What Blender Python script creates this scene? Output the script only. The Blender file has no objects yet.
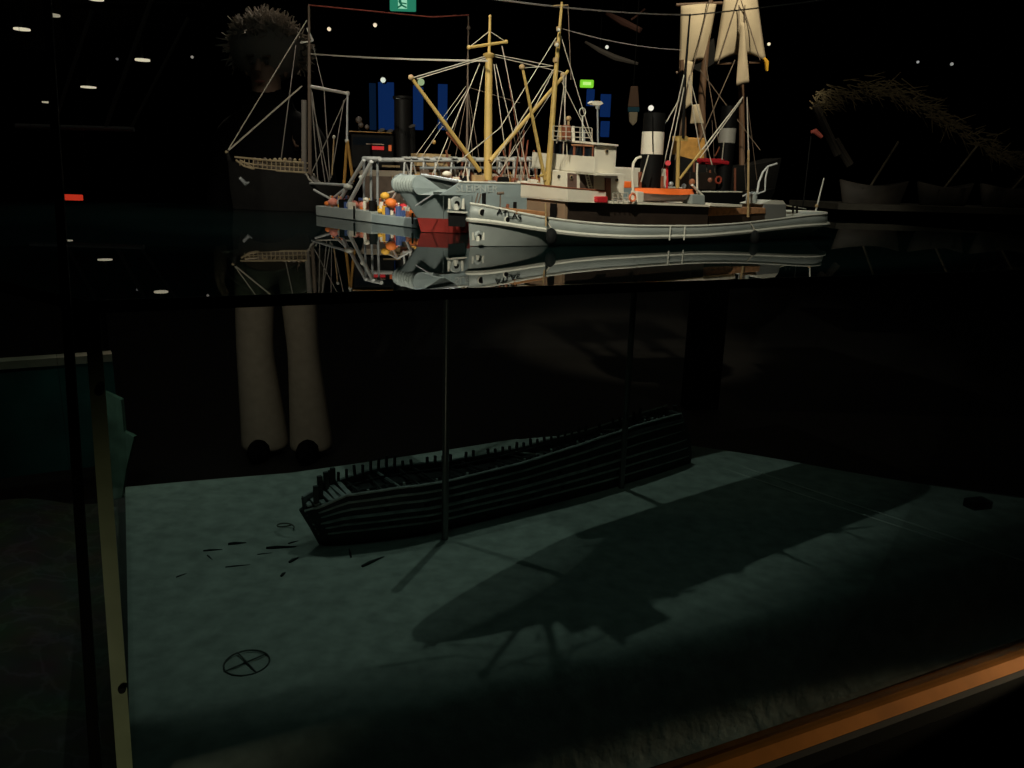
import bpy, bmesh, math, random
from mathutils import Vector, Matrix
random.seed(7)
PI = math.pi
col = bpy.context.scene.collection
scn = bpy.context.scene

# ------------------------------------------------------------------ camera
FPX = 800.0
PITCH = math.radians(14.3)
ROLL = math.radians(1.68)
CAM = Vector((0, 0, 1.3))
Fd = Vector((0, math.cos(PITCH), -math.sin(PITCH)))
r0 = Vector((1, 0, 0)); u0 = Vector((0, math.sin(PITCH), math.cos(PITCH)))
Rt = math.cos(ROLL) * r0 + math.sin(ROLL) * u0
Up = -math.sin(ROLL) * r0 + math.cos(ROLL) * u0
cd = bpy.data.cameras.new('camera'); cam = bpy.data.objects.new('camera', cd); col.objects.link(cam)
cd.sensor_width = 36; cd.lens = 36 * FPX / 1024; cd.clip_start = 0.02; cd.clip_end = 60
m = Matrix((Rt, Up, -Fd)).transposed().to_4x4(); m.translation = CAM
cam.matrix_world = m
scn.camera = cam

def ray(x, y): return Fd + Rt * ((x - 512) / FPX) - Up * ((y - 384) / FPX)
def atz(x, y, z):
    d = ray(x, y); return CAM + d * ((z - CAM.z) / d.z)
def aty(x, y, Y):
    d = ray(x, y); return CAM + d * (Y / d.y)

def proj(p):
    d = Vector(p) - CAM; w = d.dot(Fd)
    return 512 + FPX * d.dot(Rt) / w, 384 - FPX * d.dot(Up) / w

ZW = 1.17          # water level
ZS = 0.50          # sea bed level

# ------------------------------------------------------------------ materials
MATS = {}
def mat(name, color, rough=0.6, metal=0.0, var=0.0, scale=40.0, emit=None, estr=0.0, bump=0.0, spec=0.5):
    if name in MATS: return MATS[name]
    mt = bpy.data.materials.new(name); mt.use_nodes = True
    nt = mt.node_tree; b = nt.nodes['Principled BSDF']
    b.inputs['Base Color'].default_value = (*color, 1)
    b.inputs['Roughness'].default_value = rough
    b.inputs['Metallic'].default_value = metal
    b.inputs['Specular IOR Level'].default_value = spec
    if var > 0 or bump > 0:
        tc = nt.nodes.new('ShaderNodeTexCoord')
        nz = nt.nodes.new('ShaderNodeTexNoise'); nz.inputs['Scale'].default_value = scale
        nz.inputs['Detail'].default_value = 6
        nt.links.new(tc.outputs['Object'], nz.inputs['Vector'])
        if var > 0:
            cr = nt.nodes.new('ShaderNodeValToRGB')
            cr.color_ramp.elements[0].position = 0.3; cr.color_ramp.elements[1].position = 0.7
            cr.color_ramp.elements[0].color = (*[c * (1 - var) for c in color], 1)
            cr.color_ramp.elements[1].color = (*[min(1, c * (1 + var)) for c in color], 1)
            nt.links.new(nz.outputs['Fac'], cr.inputs['Fac'])
            nt.links.new(cr.outputs['Color'], b.inputs['Base Color'])
        if bump > 0:
            bp = nt.nodes.new('ShaderNodeBump'); bp.inputs['Strength'].default_value = bump
            bp.inputs['Distance'].default_value = 0.01
            nt.links.new(nz.outputs['Fac'], bp.inputs['Height'])
            nt.links.new(bp.outputs['Normal'], b.inputs['Normal'])
    if emit:
        b.inputs['Emission Color'].default_value = (*emit, 1)
        b.inputs['Emission Strength'].default_value = estr
    MATS[name] = mt
    return mt

def glassy(name, tint, ior, gain, diff=None, dfac=0.0):
    """clear sheet: see-through with a tint, mirror-like towards grazing angles"""
    mt = bpy.data.materials.new(name); mt.use_nodes = True
    nt = mt.node_tree; nt.nodes.clear()
    out = nt.nodes.new('ShaderNodeOutputMaterial')
    tr = nt.nodes.new('ShaderNodeBsdfTransparent'); tr.inputs['Color'].default_value = (*tint, 1)
    gl = nt.nodes.new('ShaderNodeBsdfGlossy'); gl.inputs['Roughness'].default_value = 0.0
    fr = nt.nodes.new('ShaderNodeFresnel'); fr.inputs['IOR'].default_value = ior
    ml = nt.nodes.new('ShaderNodeMath'); ml.operation = 'MULTIPLY'; ml.inputs[1].default_value = gain; ml.use_clamp = True
    nt.links.new(fr.outputs['Fac'], ml.inputs[0])
    mx = nt.nodes.new('ShaderNodeMixShader')
    nt.links.new(ml.outputs[0], mx.inputs['Fac'])
    base = tr.outputs[0]
    if diff:
        df = nt.nodes.new('ShaderNodeBsdfDiffuse'); df.inputs['Color'].default_value = (*diff, 1)
        m2 = nt.nodes.new('ShaderNodeMixShader'); m2.inputs['Fac'].default_value = dfac
        nt.links.new(tr.outputs[0], m2.inputs[1]); nt.links.new(df.outputs[0], m2.inputs[2])
        base = m2.outputs[0]
    nt.links.new(base, mx.inputs[1]); nt.links.new(gl.outputs[0], mx.inputs[2])
    nt.links.new(mx.outputs[0], out.inputs['Surface'])
    return mt

M_water = glassy('water_acrylic', (0.32, 0.46, 0.415), 1.9, 0.95, (0.035, 0.10, 0.095), 0.10)
M_glass = glassy('clear_glass', (0.97, 0.98, 0.97), 1.2, 0.5)
M_clear = glassy('clear_acrylic', (0.97, 0.98, 0.97), 1.15, 0.12)
M_edge = mat('acrylic_edge', (0.42, 0.45, 0.27), 0.25, var=0.12, scale=25)
M_dkedge = mat('dark_edge', (0.01, 0.012, 0.012), 0.35)
M_black = mat('black_paint', (0.005, 0.005, 0.005), 0.6, spec=0.12)
M_blackm = mat('black_frame', (0.002, 0.002, 0.002), 0.8, spec=0.1)
M_grey = mat('grey_hull_paint', (0.31, 0.345, 0.335), 0.45, var=0.07, scale=30)
M_greyd = mat('dark_grey_hull', (0.055, 0.07, 0.068), 0.5, var=0.15, scale=30)
M_slate = mat('slate_hull', (0.27, 0.33, 0.34), 0.5, var=0.1, scale=25)
M_pale = mat('pale_rail', (0.62, 0.62, 0.55), 0.45)
M_white = mat('white_superstructure', (0.74, 0.69, 0.58), 0.5, var=0.06, scale=30)
M_buff = mat('buff_mast', (0.46, 0.32, 0.10), 0.5, var=0.1, scale=40)
M_red = mat('red_boot', (0.26, 0.025, 0.02), 0.5, var=0.15)
M_redb = mat('bright_red', (0.55, 0.02, 0.03), 0.5)
M_orange = mat('orange_canvas', (0.92, 0.16, 0.02), 0.6)
M_wood = mat('deck_wood', (0.36, 0.17, 0.07), 0.6, var=0.25, scale=60)
M_tan = mat('tan_deck', (0.40, 0.28, 0.14), 0.6, var=0.2, scale=60)
M_brown = mat('brown_casing', (0.022, 0.014, 0.010), 0.55, var=0.3, scale=30)
M_redbrown = mat('red_brown_wood', (0.22, 0.07, 0.035), 0.55, var=0.2)
M_pane = mat('dark_pane', (0.01, 0.014, 0.02), 0.1)
M_rope = mat('pale_rope', (0.50, 0.46, 0.38), 0.7)
M_dkrope = mat('tarred_rope', (0.16, 0.12, 0.09), 0.7)
M_rubber = mat('rubber', (0.008, 0.009, 0.009), 0.8, spec=0.15)
M_steel = mat('grey_steel', (0.30, 0.32, 0.33), 0.35, metal=0.2)
M_tube = mat('white_tube', (0.55, 0.56, 0.55), 0.4)
M_dkship = mat('dark_ship', (0.010, 0.0095, 0.009), 0.7, var=0.2, spec=0.15)
M_brnhull = mat('brown_hull', (0.17, 0.12, 0.09), 0.55, var=0.2)
M_ochre = mat('ochre_house', (0.42, 0.22, 0.05), 0.55, var=0.2)
M_figs = [mat('yellow_gear', (0.75, 0.42, 0.05)), mat('pink_float', (0.75, 0.25, 0.18)), M_white, M_black,
          mat('orange_drum', (0.8, 0.2, 0.03)), mat('blue_gear', (0.05, 0.09, 0.25)), M_redbrown]

# ------------------------------------------------------------------ mesh builder
class MB:
    def __init__(s): s.bm = bmesh.new()
    def box(s, c, size, rz=0.0, ry=0.0):
        mt = Matrix.Translation(c) @ Matrix.Rotation(rz, 4, 'Z') @ Matrix.Rotation(ry, 4, 'Y') @ Matrix.Diagonal((*size, 1))
        bmesh.ops.create_cube(s.bm, size=1, matrix=mt); return s
    def bbox(s, a, b):
        a, b = Vector(a), Vector(b); return s.box((a + b) / 2, [max(abs(x), 1e-4) for x in (b - a)])
    def tube(s, p, q, ra, rb=None, seg=8):
        return s.path([p, q], [ra, ra if rb is None else rb], seg)
    def path(s, pts, r, seg=8, closed=False):
        pts = [Vector(p) for p in pts]; n = len(pts)
        if not isinstance(r, (list, tuple)): r = [r] * n
        rings = []; prev = None
        for i, p in enumerate(pts):
            a = pts[(i - 1) % n] if (closed or i > 0) else p
            b = pts[(i + 1) % n] if (closed or i < n - 1) else p
            t = (b - a).normalized()
            if prev is None:
                x = t.orthogonal().normalized()
            else:
                x = (prev - t * prev.dot(t))
                x = x.normalized() if x.length > 1e-6 else t.orthogonal().normalized()
            prev = x; y = t.cross(x)
            rings.append([s.bm.verts.new(p + (x * math.cos(2 * PI * k / seg) + y * math.sin(2 * PI * k / seg)) * r[i]) for k in range(seg)])
        for i in range(n if closed else n - 1):
            A, B = rings[i], rings[(i + 1) % n]
            for k in range(seg):
                s.bm.faces.new((A[k], A[(k + 1) % seg], B[(k + 1) % seg], B[k]))
        if not closed:
            s.bm.faces.new(rings[0][::-1]); s.bm.faces.new(rings[-1])
        return s
    def lathe(s, prof, c, axis='Z', seg=20):
        rot = {'Z': Matrix.Identity(4), 'Y': Matrix.Rotation(-PI / 2, 4, 'X'), 'X': Matrix.Rotation(PI / 2, 4, 'Y')}[axis]
        mt = Matrix.Translation(c) @ rot
        rings = [[s.bm.verts.new(mt @ Vector((r * math.cos(2 * PI * k / seg), r * math.sin(2 * PI * k / seg), h))) for k in range(seg)] for r, h in prof]
        for A, B in zip(rings, rings[1:]):
            for k in range(seg): s.bm.faces.new((A[k], A[(k + 1) % seg], B[(k + 1) % seg], B[k]))
        s.bm.faces.new(rings[0][::-1]); s.bm.faces.new(rings[-1]); return s
    def prism(s, poly, d):
        """poly: 3-D points of one face; d: extrusion vector"""
        d = Vector(d)
        A = [s.bm.verts.new(Vector(p)) for p in poly]; B = [s.bm.verts.new(Vector(p) + d) for p in poly]
        n = len(A)
        s.bm.faces.new(A[::-1]); s.bm.faces.new(B)
        for k in range(n): s.bm.faces.new((A[k], A[(k + 1) % n], B[(k + 1) % n], B[k]))
        return s
    def ball(s, c, r, sc=(1, 1, 1), sub=2):
        mt = Matrix.Translation(c) @ Matrix.Diagonal((*sc, 1))
        bmesh.ops.create_icosphere(s.bm, subdivisions=sub, radius=r, matrix=mt); return s
    def ring(s, c, R, r, axis='Y', seg=24):
        pts = []
        for k in range(seg):
            a = 2 * PI * k / seg; x, y = R * math.cos(a), R * math.sin(a)
            pts.append(Vector(c) + Vector({'Y': (x, 0, y), 'Z': (x, y, 0), 'X': (0, x, y)}[axis]))
        return s.path(pts, r, 6, True)
    def build(s, name, material, parent=None, smooth=True, bevel=0.0):
        bmesh.ops.recalc_face_normals(s.bm, faces=s.bm.faces)
        me = bpy.data.meshes.new(name); s.bm.to_mesh(me); s.bm.free()
        if smooth:
            for p in me.polygons: p.use_smooth = True
            me.set_sharp_from_angle(angle=math.radians(35))
        o = bpy.data.objects.new(name, me); col.objects.link(o)
        me.materials.append(material)
        if parent: o.parent = parent
        if bevel:
            b = o.modifiers.new('bevel', 'BEVEL'); b.width = bevel; b.segments = 2; b.limit_method = 'ANGLE'
        return o
def tag(o, label, cat, group=None, kind=None):
    if label: o['label'] = label
    if cat: o['category'] = cat
    if group: o['group'] = group
    if kind: o['kind'] = kind
    return o
def empty(name, loc, rz, label, cat, group=None):
    o = bpy.data.objects.new(name, None); col.objects.link(o); o.empty_display_size = 0.05
    o.location = loc; o.rotation_euler = (0, 0, rz)
    return tag(o, label, cat, group)
def struct(o): o['kind'] = 'structure'; return o

class Frame:
    """local axes of a model: u along it, v away from the viewer, z up"""
    def __init__(s, O, th, z0):
        s.O = Vector((O[0], O[1], z0)); s.th = th
        s.e = Vector((math.cos(th), math.sin(th), 0)); s.n = Vector((-math.sin(th), math.cos(th), 0))
    def q(s, px, py, v=0.0):
        d = ray(px, py); t = ((s.O - CAM).dot(s.n) + v) / d.dot(s.n)
        p = CAM + d * t - s.O
        return Vector((p.dot(s.e), v, p.z))
    def qu(s, px, py, u):
        d = ray(px, py); t = ((s.O - CAM).dot(s.e) + u) / d.dot(s.e)
        p = CAM + d * t - s.O
        return Vector((u, p.dot(s.n), p.z))
    def m(s, n, px=None, v=0.0):
        w = s.O + s.n * v if px is None else s.O + s.e * s.q(px, 200, v).x + s.n * v
        return n * (w - CAM).dot(Fd) / FPX

def interp(tab):
    tab = sorted(tab)
    def f(x):
        if x <= tab[0][0]: return tab[0][1]
        for (a, b), (c, d) in zip(tab, tab[1:]):
            if x <= c:
                t = (x - a) / max(c - a, 1e-9); t = t  # linear
                return b + (d - b) * t
        return tab[-1][1]
    return f
def smoothed(f, h):
    return lambda x: (f(x - h) + 2 * f(x) + f(x + h) + f(x - h / 2) * 2 + f(x + h / 2) * 2) / 8

def loft(levels, n=48, sides=(-1, 1), cap=None):
    """levels: (u_start, u_end, half-width(t), z(u, side)); returns a builder with the skin between them"""
    b = MB(); grid = []
    for (ua, ub, w, z) in levels:
        row = {}
        for s_ in sides:
            r = []
            for i in range(n + 1):
                t = 0.5 - 0.5 * math.cos(PI * i / n) * 1.0
                u = ua + t * (ub - ua)
                r.append(b.bm.verts.new((u, s_ * w(t), z(u, s_))))
            row[s_] = r
        grid.append(row)
    for A, B in zip(grid, grid[1:]):
        for s_ in sides:
            for i in range(n):
                b.bm.faces.new((A[s_][i], A[s_][i + 1], B[s_][i + 1], B[s_][i]))
    if len(sides) == 2:
        for A, B in zip(grid, grid[1:]):
            for i in (0, n):
                try: b.bm.faces.new((A[-1][i], B[-1][i], B[1][i], A[1][i]))
                except Exception: pass
        for k, on in ((0, cap in ('top', 'both')), (-1, cap in ('bottom', 'both'))):
            if on:
                for i in range(n):
                    g = grid[k]
                    b.bm.faces.new((g[-1][i], g[-1][i + 1], g[1][i + 1], g[1][i]))
    bmesh.ops.remove_doubles(b.bm, verts=b.bm.verts, dist=1e-6)
    return b

def side_curve(fr, pix, w, ua, ub):
    """z(u) of a line seen on the near side of a hull whose half-width is w(t)"""
    out = []
    for (x, y) in pix:
        v = 0.0
        for _ in range(6):
            p = fr.q(x, y, v); t = min(1, max(0, (p.x - ua) / (ub - ua))); v = -w(t)
        out.append((p.x, p.z))
    return interp(out)

def line(fr_or_none, root, p, q, r=0.0009, material=None, name='stay', seg=5, sag=0.0):
    p, q = Vector(p), Vector(q)
    if sag:
        pts = [p.lerp(q, k / 12) - Vector((0, 0, sag * 4 * (k / 12) * (1 - k / 12))) for k in range(13)]
    else: pts = [p, q]
    return MB().path(pts, r, seg).build(name, material or M_rope, root)

def text_obj(body, size, loc, root, material, name='lettering', squash=1.0, rz=0.0):
    cu = bpy.data.curves.new(name, 'FONT'); cu.body = body; cu.size = size; cu.extrude = 0.0006
    cu.align_x = 'CENTER'; cu.align_y = 'CENTER'
    t = bpy.data.objects.new(name + '_curve', cu); col.objects.link(t)
    bpy.context.view_layer.update()
    dg = bpy.context.evaluated_depsgraph_get()
    me = bpy.data.meshes.new_from_object(t.evaluated_get(dg))
    bpy.data.objects.remove(t); bpy.data.curves.remove(cu)
    o = bpy.data.objects.new(name, me); col.objects.link(o)
    me.materials.clear(); me.materials.append(material)
    o.parent = root; o.location = loc; o.rotation_euler = (PI / 2, 0, rz); o.scale = (squash, 1, 1)
    return o

# ------------------------------------------------------------------ the room
struct(MB().bbox((-16, -4, -0.05), (12, 22, 0)).build('floor', mat('dark_floor', (0.005, 0.0045, 0.004), 0.7, var=0.4, scale=3), smooth=False))
struct(MB().bbox((-16, 22, 0), (12, 22.1, 3.7)).build('wall_back', mat('black_wall', (0.008, 0.008, 0.008), 0.9), smooth=False))
struct(MB().bbox((-16, -4, 3.7), (12, 22, 3.8)).build('ceiling', mat('black_ceiling', (0.008, 0.008, 0.008), 0.9), smooth=False))
struct(MB().bbox((-16.1, -4, 0), (-16, 22, 3.7)).build('wall_left', MATS['black_wall'], smooth=False))
struct(MB().bbox((12, -4, 0), (12.1, 22, 3.7)).build('wall_right', MATS['black_wall'], smooth=False))
struct(MB().bbox((-16, -4.1, 0), (12, -4, 3.7)).build('wall_behind', MATS['black_wall'], smooth=False))

# ------------------------------------------------------------------ the show case
A = atz(85, 300, ZW); B = atz(640, 282, ZW)
fd = (B - A); fd.z = 0; fd.normalize()          # along the front glass
fn = Vector((-fd.y, fd.x, 0))                   # into the case
TH = math.atan2(fd.y, fd.x)
def cs(s, t, z): return A + fd * s + fn * t - Vector((0, 0, A.z)) + Vector((0, 0, z))
case = empty('display_case', (A.x, A.y, 0), TH, 'glass museum display case with black corner post and orange wooden base trim around the wreck', 'display case')
def L(s, t, z): return Vector((s, t, z))
LEN = 2.6; DEP = 1.62
MB().bbox(L(-0.045, 0.02, 0), L(LEN, DEP, 0.29)).build('plinth', mat('black_plinth', (0.008, 0.008, 0.008), 0.7), case, False)
MB().bbox(L(-0.03, -0.012, 0.30), L(LEN, -0.004, 2.7)).build('front_pane', M_glass, case, False)
MB().prism([L(-0.03, -0.030, 0.318), L(-0.03, -0.012, 0.334), L(-0.03, 0.005, 0.334), L(-0.03, 0.005, 0.318)], L(LEN, 0, 0)).build('wooden_trim', mat('orange_wood', (0.66, 0.24, 0.045), 0.75, var=0.15, scale=12, spec=0.05), case, False)
MB().bbox(L(-0.03, 0.012, 0.322), L(LEN, 0.024, 0.3345)).build('inner_trim', mat('brown_wood', (0.34, 0.12, 0.03), 0.75, var=0.2, scale=12, spec=0.05), case, False)
MB().bbox(L(-0.03, -0.044, 0.285), L(LEN, -0.03, 0.317)).build('metal_channel', mat('dull_channel', (0.10, 0.105, 0.10), 0.4, metal=0.4), case, False)
MB().bbox(L(-0.045, -0.044, 0.0), L(LEN, 0.02, 0.284)).build('base_panel', M_blackm, case, False)
# black corner post (leans a touch, as the joint in the photograph does)
def front_hit(x, y, t=-0.02):
    d = ray(x, y); k = ((A - CAM).dot(fn) + t) / d.dot(fn); p = CAM + d * k
    return L((p - A).dot(fd), t, p.z)
a0, a1, b0, b1 = front_hit(38.5, -60), front_hit(46.5, -60), front_hit(95, 860), front_hit(107, 860)
cp = MB(); cp.prism([a0, a1, b1, b0], L(0, 0.02, 0)); cp.build('corner_post', M_blackm, case, False)
MB().bbox(L(-0.05, -0.03, 2.7), L(LEN, 0.05, 2.8)).build('top_rail', M_blackm, case, False)

# acrylic side panel holding the water sheet, its sawn edge towards the viewer
sp = empty('acrylic_side_panel', (A.x, A.y, 0.33), TH, 'clear acrylic panel with pale green sawn edge standing under left corner of the water', 'panel')
def tri_w(z): return 0.0145
e4 = [front_hit(83.7, 309, .004), front_hit(99.3, 308.5, .004), front_hit(149, 990, .004), front_hit(133, 990, .004)]
edge = MB(); edge.prism([p - L(0, 0, .33) for p in e4], L(0, .006, 0)); edge.build('sawn_edge', M_edge, sp, False)
MB().prism([p - L(0, -.0065, .33) for p in e4], L(0, 1.24, 0)).build('sheet', M_clear, sp, False)
for (x, y) in ((99, 391), (122, 688)):
    p = front_hit(x, y, 0.004)
    MB().lathe([(0.0, -0.003), (0.0038, -0.003), (0.0045, 0.0), (0.0045, 0.003), (0, 0.003)], L(p.x, 0.001, p.z - 0.33), 'Y', 12).build('screw', M_black, sp)

# water: a thick acrylic sheet carrying the ships
wb = MB()
poly = [L(0, 0, 0), L(2.7, 0, 0), L(2.9, 2.35, 0), L(-1.6, 2.9, 0), L(-1.1, 1.1, 0)]
poly = [L(0, 0, 0), L(2.7, 0, 0), L(2.9, 1.9, 0), L(0.6, 2.55, 0), L(-0.9, 2.95, 0), L(-1.5, 2.95, 0)]
water = empty('water_sheet', (A.x, A.y, ZW - 0.014), TH, 'glossy dark teal acrylic sheet serving as water under the ship models', 'water')
w_top = MB(); vs = [w_top.bm.verts.new(p + L(0, 0, 0.0135)) for p in poly]; w_top.bm.faces.new(vs)
w_top.build('surface', M_water, water, False)
rim = MB()
for p, q in zip(poly, poly[1:] + poly[:1]):
    d = (q - p).normalized(); nn = L(-d.y, d.x, 0) * 0.003
    rim.prism([p, q, q + L(0, 0, 0.0134), p + L(0, 0, 0.0134)], nn)
rim.build('rim', M_dkedge, water, False)
gl = MB()
a = L(0.02, -0.001, 0.0125); MB().bbox(L(0.0, -0.0012, 0.0118), L(2.7, -0.0002, 0.0136)).build('polished_arris', mat('arris', (0.10, 0.11, 0.10), 0.2), water, False)

# ------------------------------------------------------------------ sea bed
def seabed_z(x, y):
    # gentle dunes
    return ZS + 0.010 * math.sin(2.1 * x + 1.3 * y) * math.cos(1.7 * y - x) + 0.006 * math.sin(5 * x - 3.3 * y)
def front_y(x):  # the front glass line
    return A.y + (x - A.x) * fd.y / fd.x
sb = MB(); NX, NY = 130, 120
bk = [atz(*p, ZS) for p in ((40, 500), (110, 490), (290, 472), (510, 438), (610, 432), (690, 450), (860, 475), (1024, 500), (1200, 530))]
back_y = interp([(p.x, p.y) for p in bk])
grid = []
lft = Vector((-fd.y, fd.x, 0))
for i in range(NX + 1):
    sx = -0.012 + 2.48 * i / NX
    # walk in along the case depth from the front glass
    f0 = A + fd * sx + fn * 0.03
    lo, hi = 0.05, 2.6
    for _ in range(40):
        md = (lo + hi) / 2; p = f0 + fn * md
        if p.y < back_y(p.x): lo = md
        else: hi = md
    dep = max(lo, 0.06)
    rowv = []
    for j in range(NY + 1):
        t = j / NY; p = f0 + fn * (dep * t)
        z = seabed_z(p.x, p.y)
        drop = max(0, 1 - dep * t / 0.11)
        z -= 0.165 * drop * drop * (3 - 2 * drop)
        rowv.append(sb.bm.verts.new((p.x, p.y, z)))
    rowv.append(sb.bm.verts.new((p.x, p.y, ZS - 0.17)))
    grid.append(rowv)
for i in range(NX):
    for j in range(NY + 1):
        sb.bm.faces.new((grid[i][j], grid[i + 1][j], grid[i + 1][j + 1], grid[i][j + 1]))
M_sand = mat('sea_bed_sand', (0.42, 0.46, 0.42), 0.95, var=0.2, scale=26, bump=0.35, spec=0.1)
seabed = sb.build('sea_bed', M_sand); tag(seabed, 'sandy sea bed under the wreck, lit dull green at left', 'sea bed')

# thin strips on the sand at the right
for k, (p, q) in enumerate((((698, 452), (1060, 573)), ((716, 466), (955, 545)))):
    a = atz(*p, ZS + 0.012); b = atz(*q, ZS + 0.012)
    o = MB().path([a.lerp(b, t / 20) for t in range(21)], 0.0013, 6).build('acrylic_strip', mat('strip', (0.85, 0.86, 0.80), 0.4))
    tag(o, ['long thin pale strip running over the sand right of the wreck, the farther one', 'shorter thin pale strip on the sand right of the wreck, nearer one'][k], 'strip')

# ------------------------------------------------------------------ support rods
for k, (x, y) in enumerate(((445, 535), (621, 490))):
    p = atz(x, y, ZS); zb = seabed_z(p.x, p.y) - 0.02
    o = MB().path([(p.x, p.y, zb), (p.x, p.y, ZW - 0.016)], 0.0078, 16).build('support_rod', mat('rod_metal', (0.16, 0.16, 0.155), 0.3, metal=0.6))
    tag(o, ['slim grey vertical rod rising in front of the wreck amidships', 'slim grey vertical rod rising near the stern of the wreck'][k], 'support rod')

# ------------------------------------------------------------------ the wreck
def build_wreck():
    O = atz(322, 538, ZS); S = atz(688, 462, ZS)
    th = math.atan2(S.y - O.y, S.x - O.x); fr = Frame(O, th, ZS)
    root = empty('shipwreck_model', (O.x, O.y, ZS), th, 'dark timber shipwreck model with open ribs lying on the sandy sea bed', 'shipwreck')
    Lw = (S - O).length; hb = 0.082
    W = lambda t: hb * (min(1, (t + 0.001) / 0.22)) ** 0.55 * (1 - 0.55 * max(0, (t - 0.62) / 0.38) ** 1.6)
    ub = fr.q(304, 510).x; ue = fr.q(670, 424).x
    near = []; far = []
    def curve(pix, sgn):
        out = []
        for (x, y) in pix:
            v = 0
            for _ in range(6):
                p = fr.q(x, y, v); t = min(1, max(0, (p.x - ub) / (ue - ub))); v = sgn * W(t)
            out.append((p.x, p.z))
        return interp(out)
    zn = curve([(304, 511), (318, 507), (345, 495), (400, 487), (450, 480), (520, 463), (600, 437), (640, 424), (662, 418)], -1)
    zf = curve([(318, 490), (338, 481), (372, 470), (450, 461), (520, 448), (590, 430), (640, 414), (664, 407)], 1)
    Z = lambda u, s: zn(u) if s < 0 else zf(u)
    k0 = fr.q(322, 538).x; k1 = fr.q(682, 462).x
    def lev(f, wf, uo):
        # f: 1 at gunwale, 0 at keel
        ua = k0 + (ub - k0) * f; ubb = k1 + (ue - k1) * f + uo
        return (ua, ubb, lambda t: W(t) * wf, lambda u, s: -0.01 + (Z(u, s) + 0.01) * f)
    prof = [(1.0, 1.0, 0), (0.8, 1.06, 0.01), (0.55, 1.07, 0.015), (0.3, 1.0, 0.012), (0.1, 0.9, 0.005), (-0.05, 0.75, 0)]
    M_old = mat('old_oak', (0.03, 0.034, 0.033), 0.75, var=0.35, scale=35, bump=0.2)
    M_oldl = mat('worn_lit_oak', (0.36, 0.39, 0.375), 0.6, var=0.3, scale=40)  # pale for worn planks, and for light on the wales put in the colour
    M_oldd = mat('dark_oak', (0.03, 0.034, 0.033), 0.7, var=0.3, scale=30)
    h = loft([lev(*p) for p in prof], 50, cap='bottom').build('hull_planking', M_old, root)
    s_ = h.modifiers.new('thick', 'SOLIDIFY'); s_.thickness = 0.008; s_.offset = 0
    # inner deck, dark
    loft([(ub + 0.02, ue - 0.02, lambda t: W(t) * 0.93, lambda u, s: Z(u, s) - 0.022), (ub + 0.02, ue - 0.02, lambda t: W(t) * 0.9, lambda u, s: Z(u, s) - 0.03)], 40, cap='both').build('lower_deck', M_oldd, root)
    # wales on both sides
    for f, wf, rr in ((1.0, 1.0, .0036), (0.86, 1.045, .0032), (0.72, 1.07, .0032), (0.56, 1.075, .0042), (0.42, 1.05, .0034), (0.27, 0.99, .0036), (0.12, 0.84, .003)):
        ua, u2, w, z = lev(f, wf, 0.0)
        for s2 in (-1, 1):
            pts = []
            for i in range(41):
                t = i / 40; u = ua + t * (u2 - ua)
                pts.append((u, s2 * (w(t) + 0.003), z(u, s2)))
            MB().path(pts, rr, 6).build('wale', M_oldl, root)
    # deck beams from side to side
    for i in range(22):
        t = 0.07 + i * 0.041; u = ub + t * (ue - ub)
        if i in (6, 9, 15): continue
        sk = random.uniform(-0.015, 0.015)
        a = Vector((u, -W(t) * 0.97, zn(u) - 0.008)); b = Vector((u + sk + 0.01, W(t) * 0.97, zf(u) - 0.008))
        MB().tube(a, b, 0.0036, 0.0034, 5).build('deck_beam', M_oldl if i % 3 == 0 else M_old, root)
    # a carling and planks between them
    for vv in (-0.4, 0.35):
        MB().path([(ub + t * (ue - ub), vv * W(t), (zn(ub + t * (ue - ub)) + zf(ub + t * (ue - ub))) / 2 - 0.006) for t in [.08 + .05 * k for k in range(16)]], 0.003, 5).build('carling', M_old, root)
    # timber heads standing along the far and near sides
    for i in range(44):
        t = 0.05 + i * 0.0205; u = ub + t * (ue - ub)
        hgt = (0.032 if t < 0.25 else 0.016) * random.uniform(0.55, 1.1)
        if random.random() < 0.08: continue
        MB().box((u, W(t) * 0.99, zf(u) + hgt / 2 - 0.004), (0.0055, 0.006, hgt + 0.012), 0, random.uniform(-.08, .08)).build('frame_timber', M_oldd, root, False)
    for i in range(46):
        t = 0.12 + i * 0.0185; u = ub + t * (ue - ub); hgt = random.uniform(0.003, 0.009)
        MB().box((u, -W(t) * 0.985, zn(u) + hgt / 2), (0.0045, 0.005, hgt + 0.004)).build('frame_stump', M_oldl if i % 4 == 0 else M_old, root, False)
    # bow: stem post, worn foredeck, knight heads
    MB().path([(k0 - 0.002, 0, -0.01), (k0 + (ub - k0) * 0.5 - 0.004, 0, 0.5 * zn(ub)), (ub - 0.006, 0, zn(ub) + 0.004)], [0.007, 0.007, 0.006], 6).build('stem_post', M_oldd, root)
    fdk = MB()
    for k in range(7):
        x = ub + 0.01 + k * 0.014
        t = (x - ub) / (ue - ub)
        fdk.box((x, 0, (zn(x) + zf(x)) / 2 - 0.003 - 0.001 * (k % 3)), (0.011, 1.75 * W(t), 0.004), 0.05 * math.sin(k * 3))
    fdk.build('fore_deck', M_oldl, root, False)
    for (x, y0, y1, v) in ((320, 500, 476, 0.0), (326, 497, 472, 0.03), (333, 493, 468, 0.05), (316, 503, 486, -0.02)):
        p = fr.q(x, y0, v); q = fr.q(x, y1, v)
        MB().box(((p + q) / 2), (0.010, 0.010, (q - p).length)).build('knight_head', M_oldd, root, False)
    # stern rail and rudder post
    MB().tube(fr.q(640, 421, 0.06), fr.q(667, 405, 0.06), 0.003).build('stern_rail', M_oldl, root)
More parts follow.
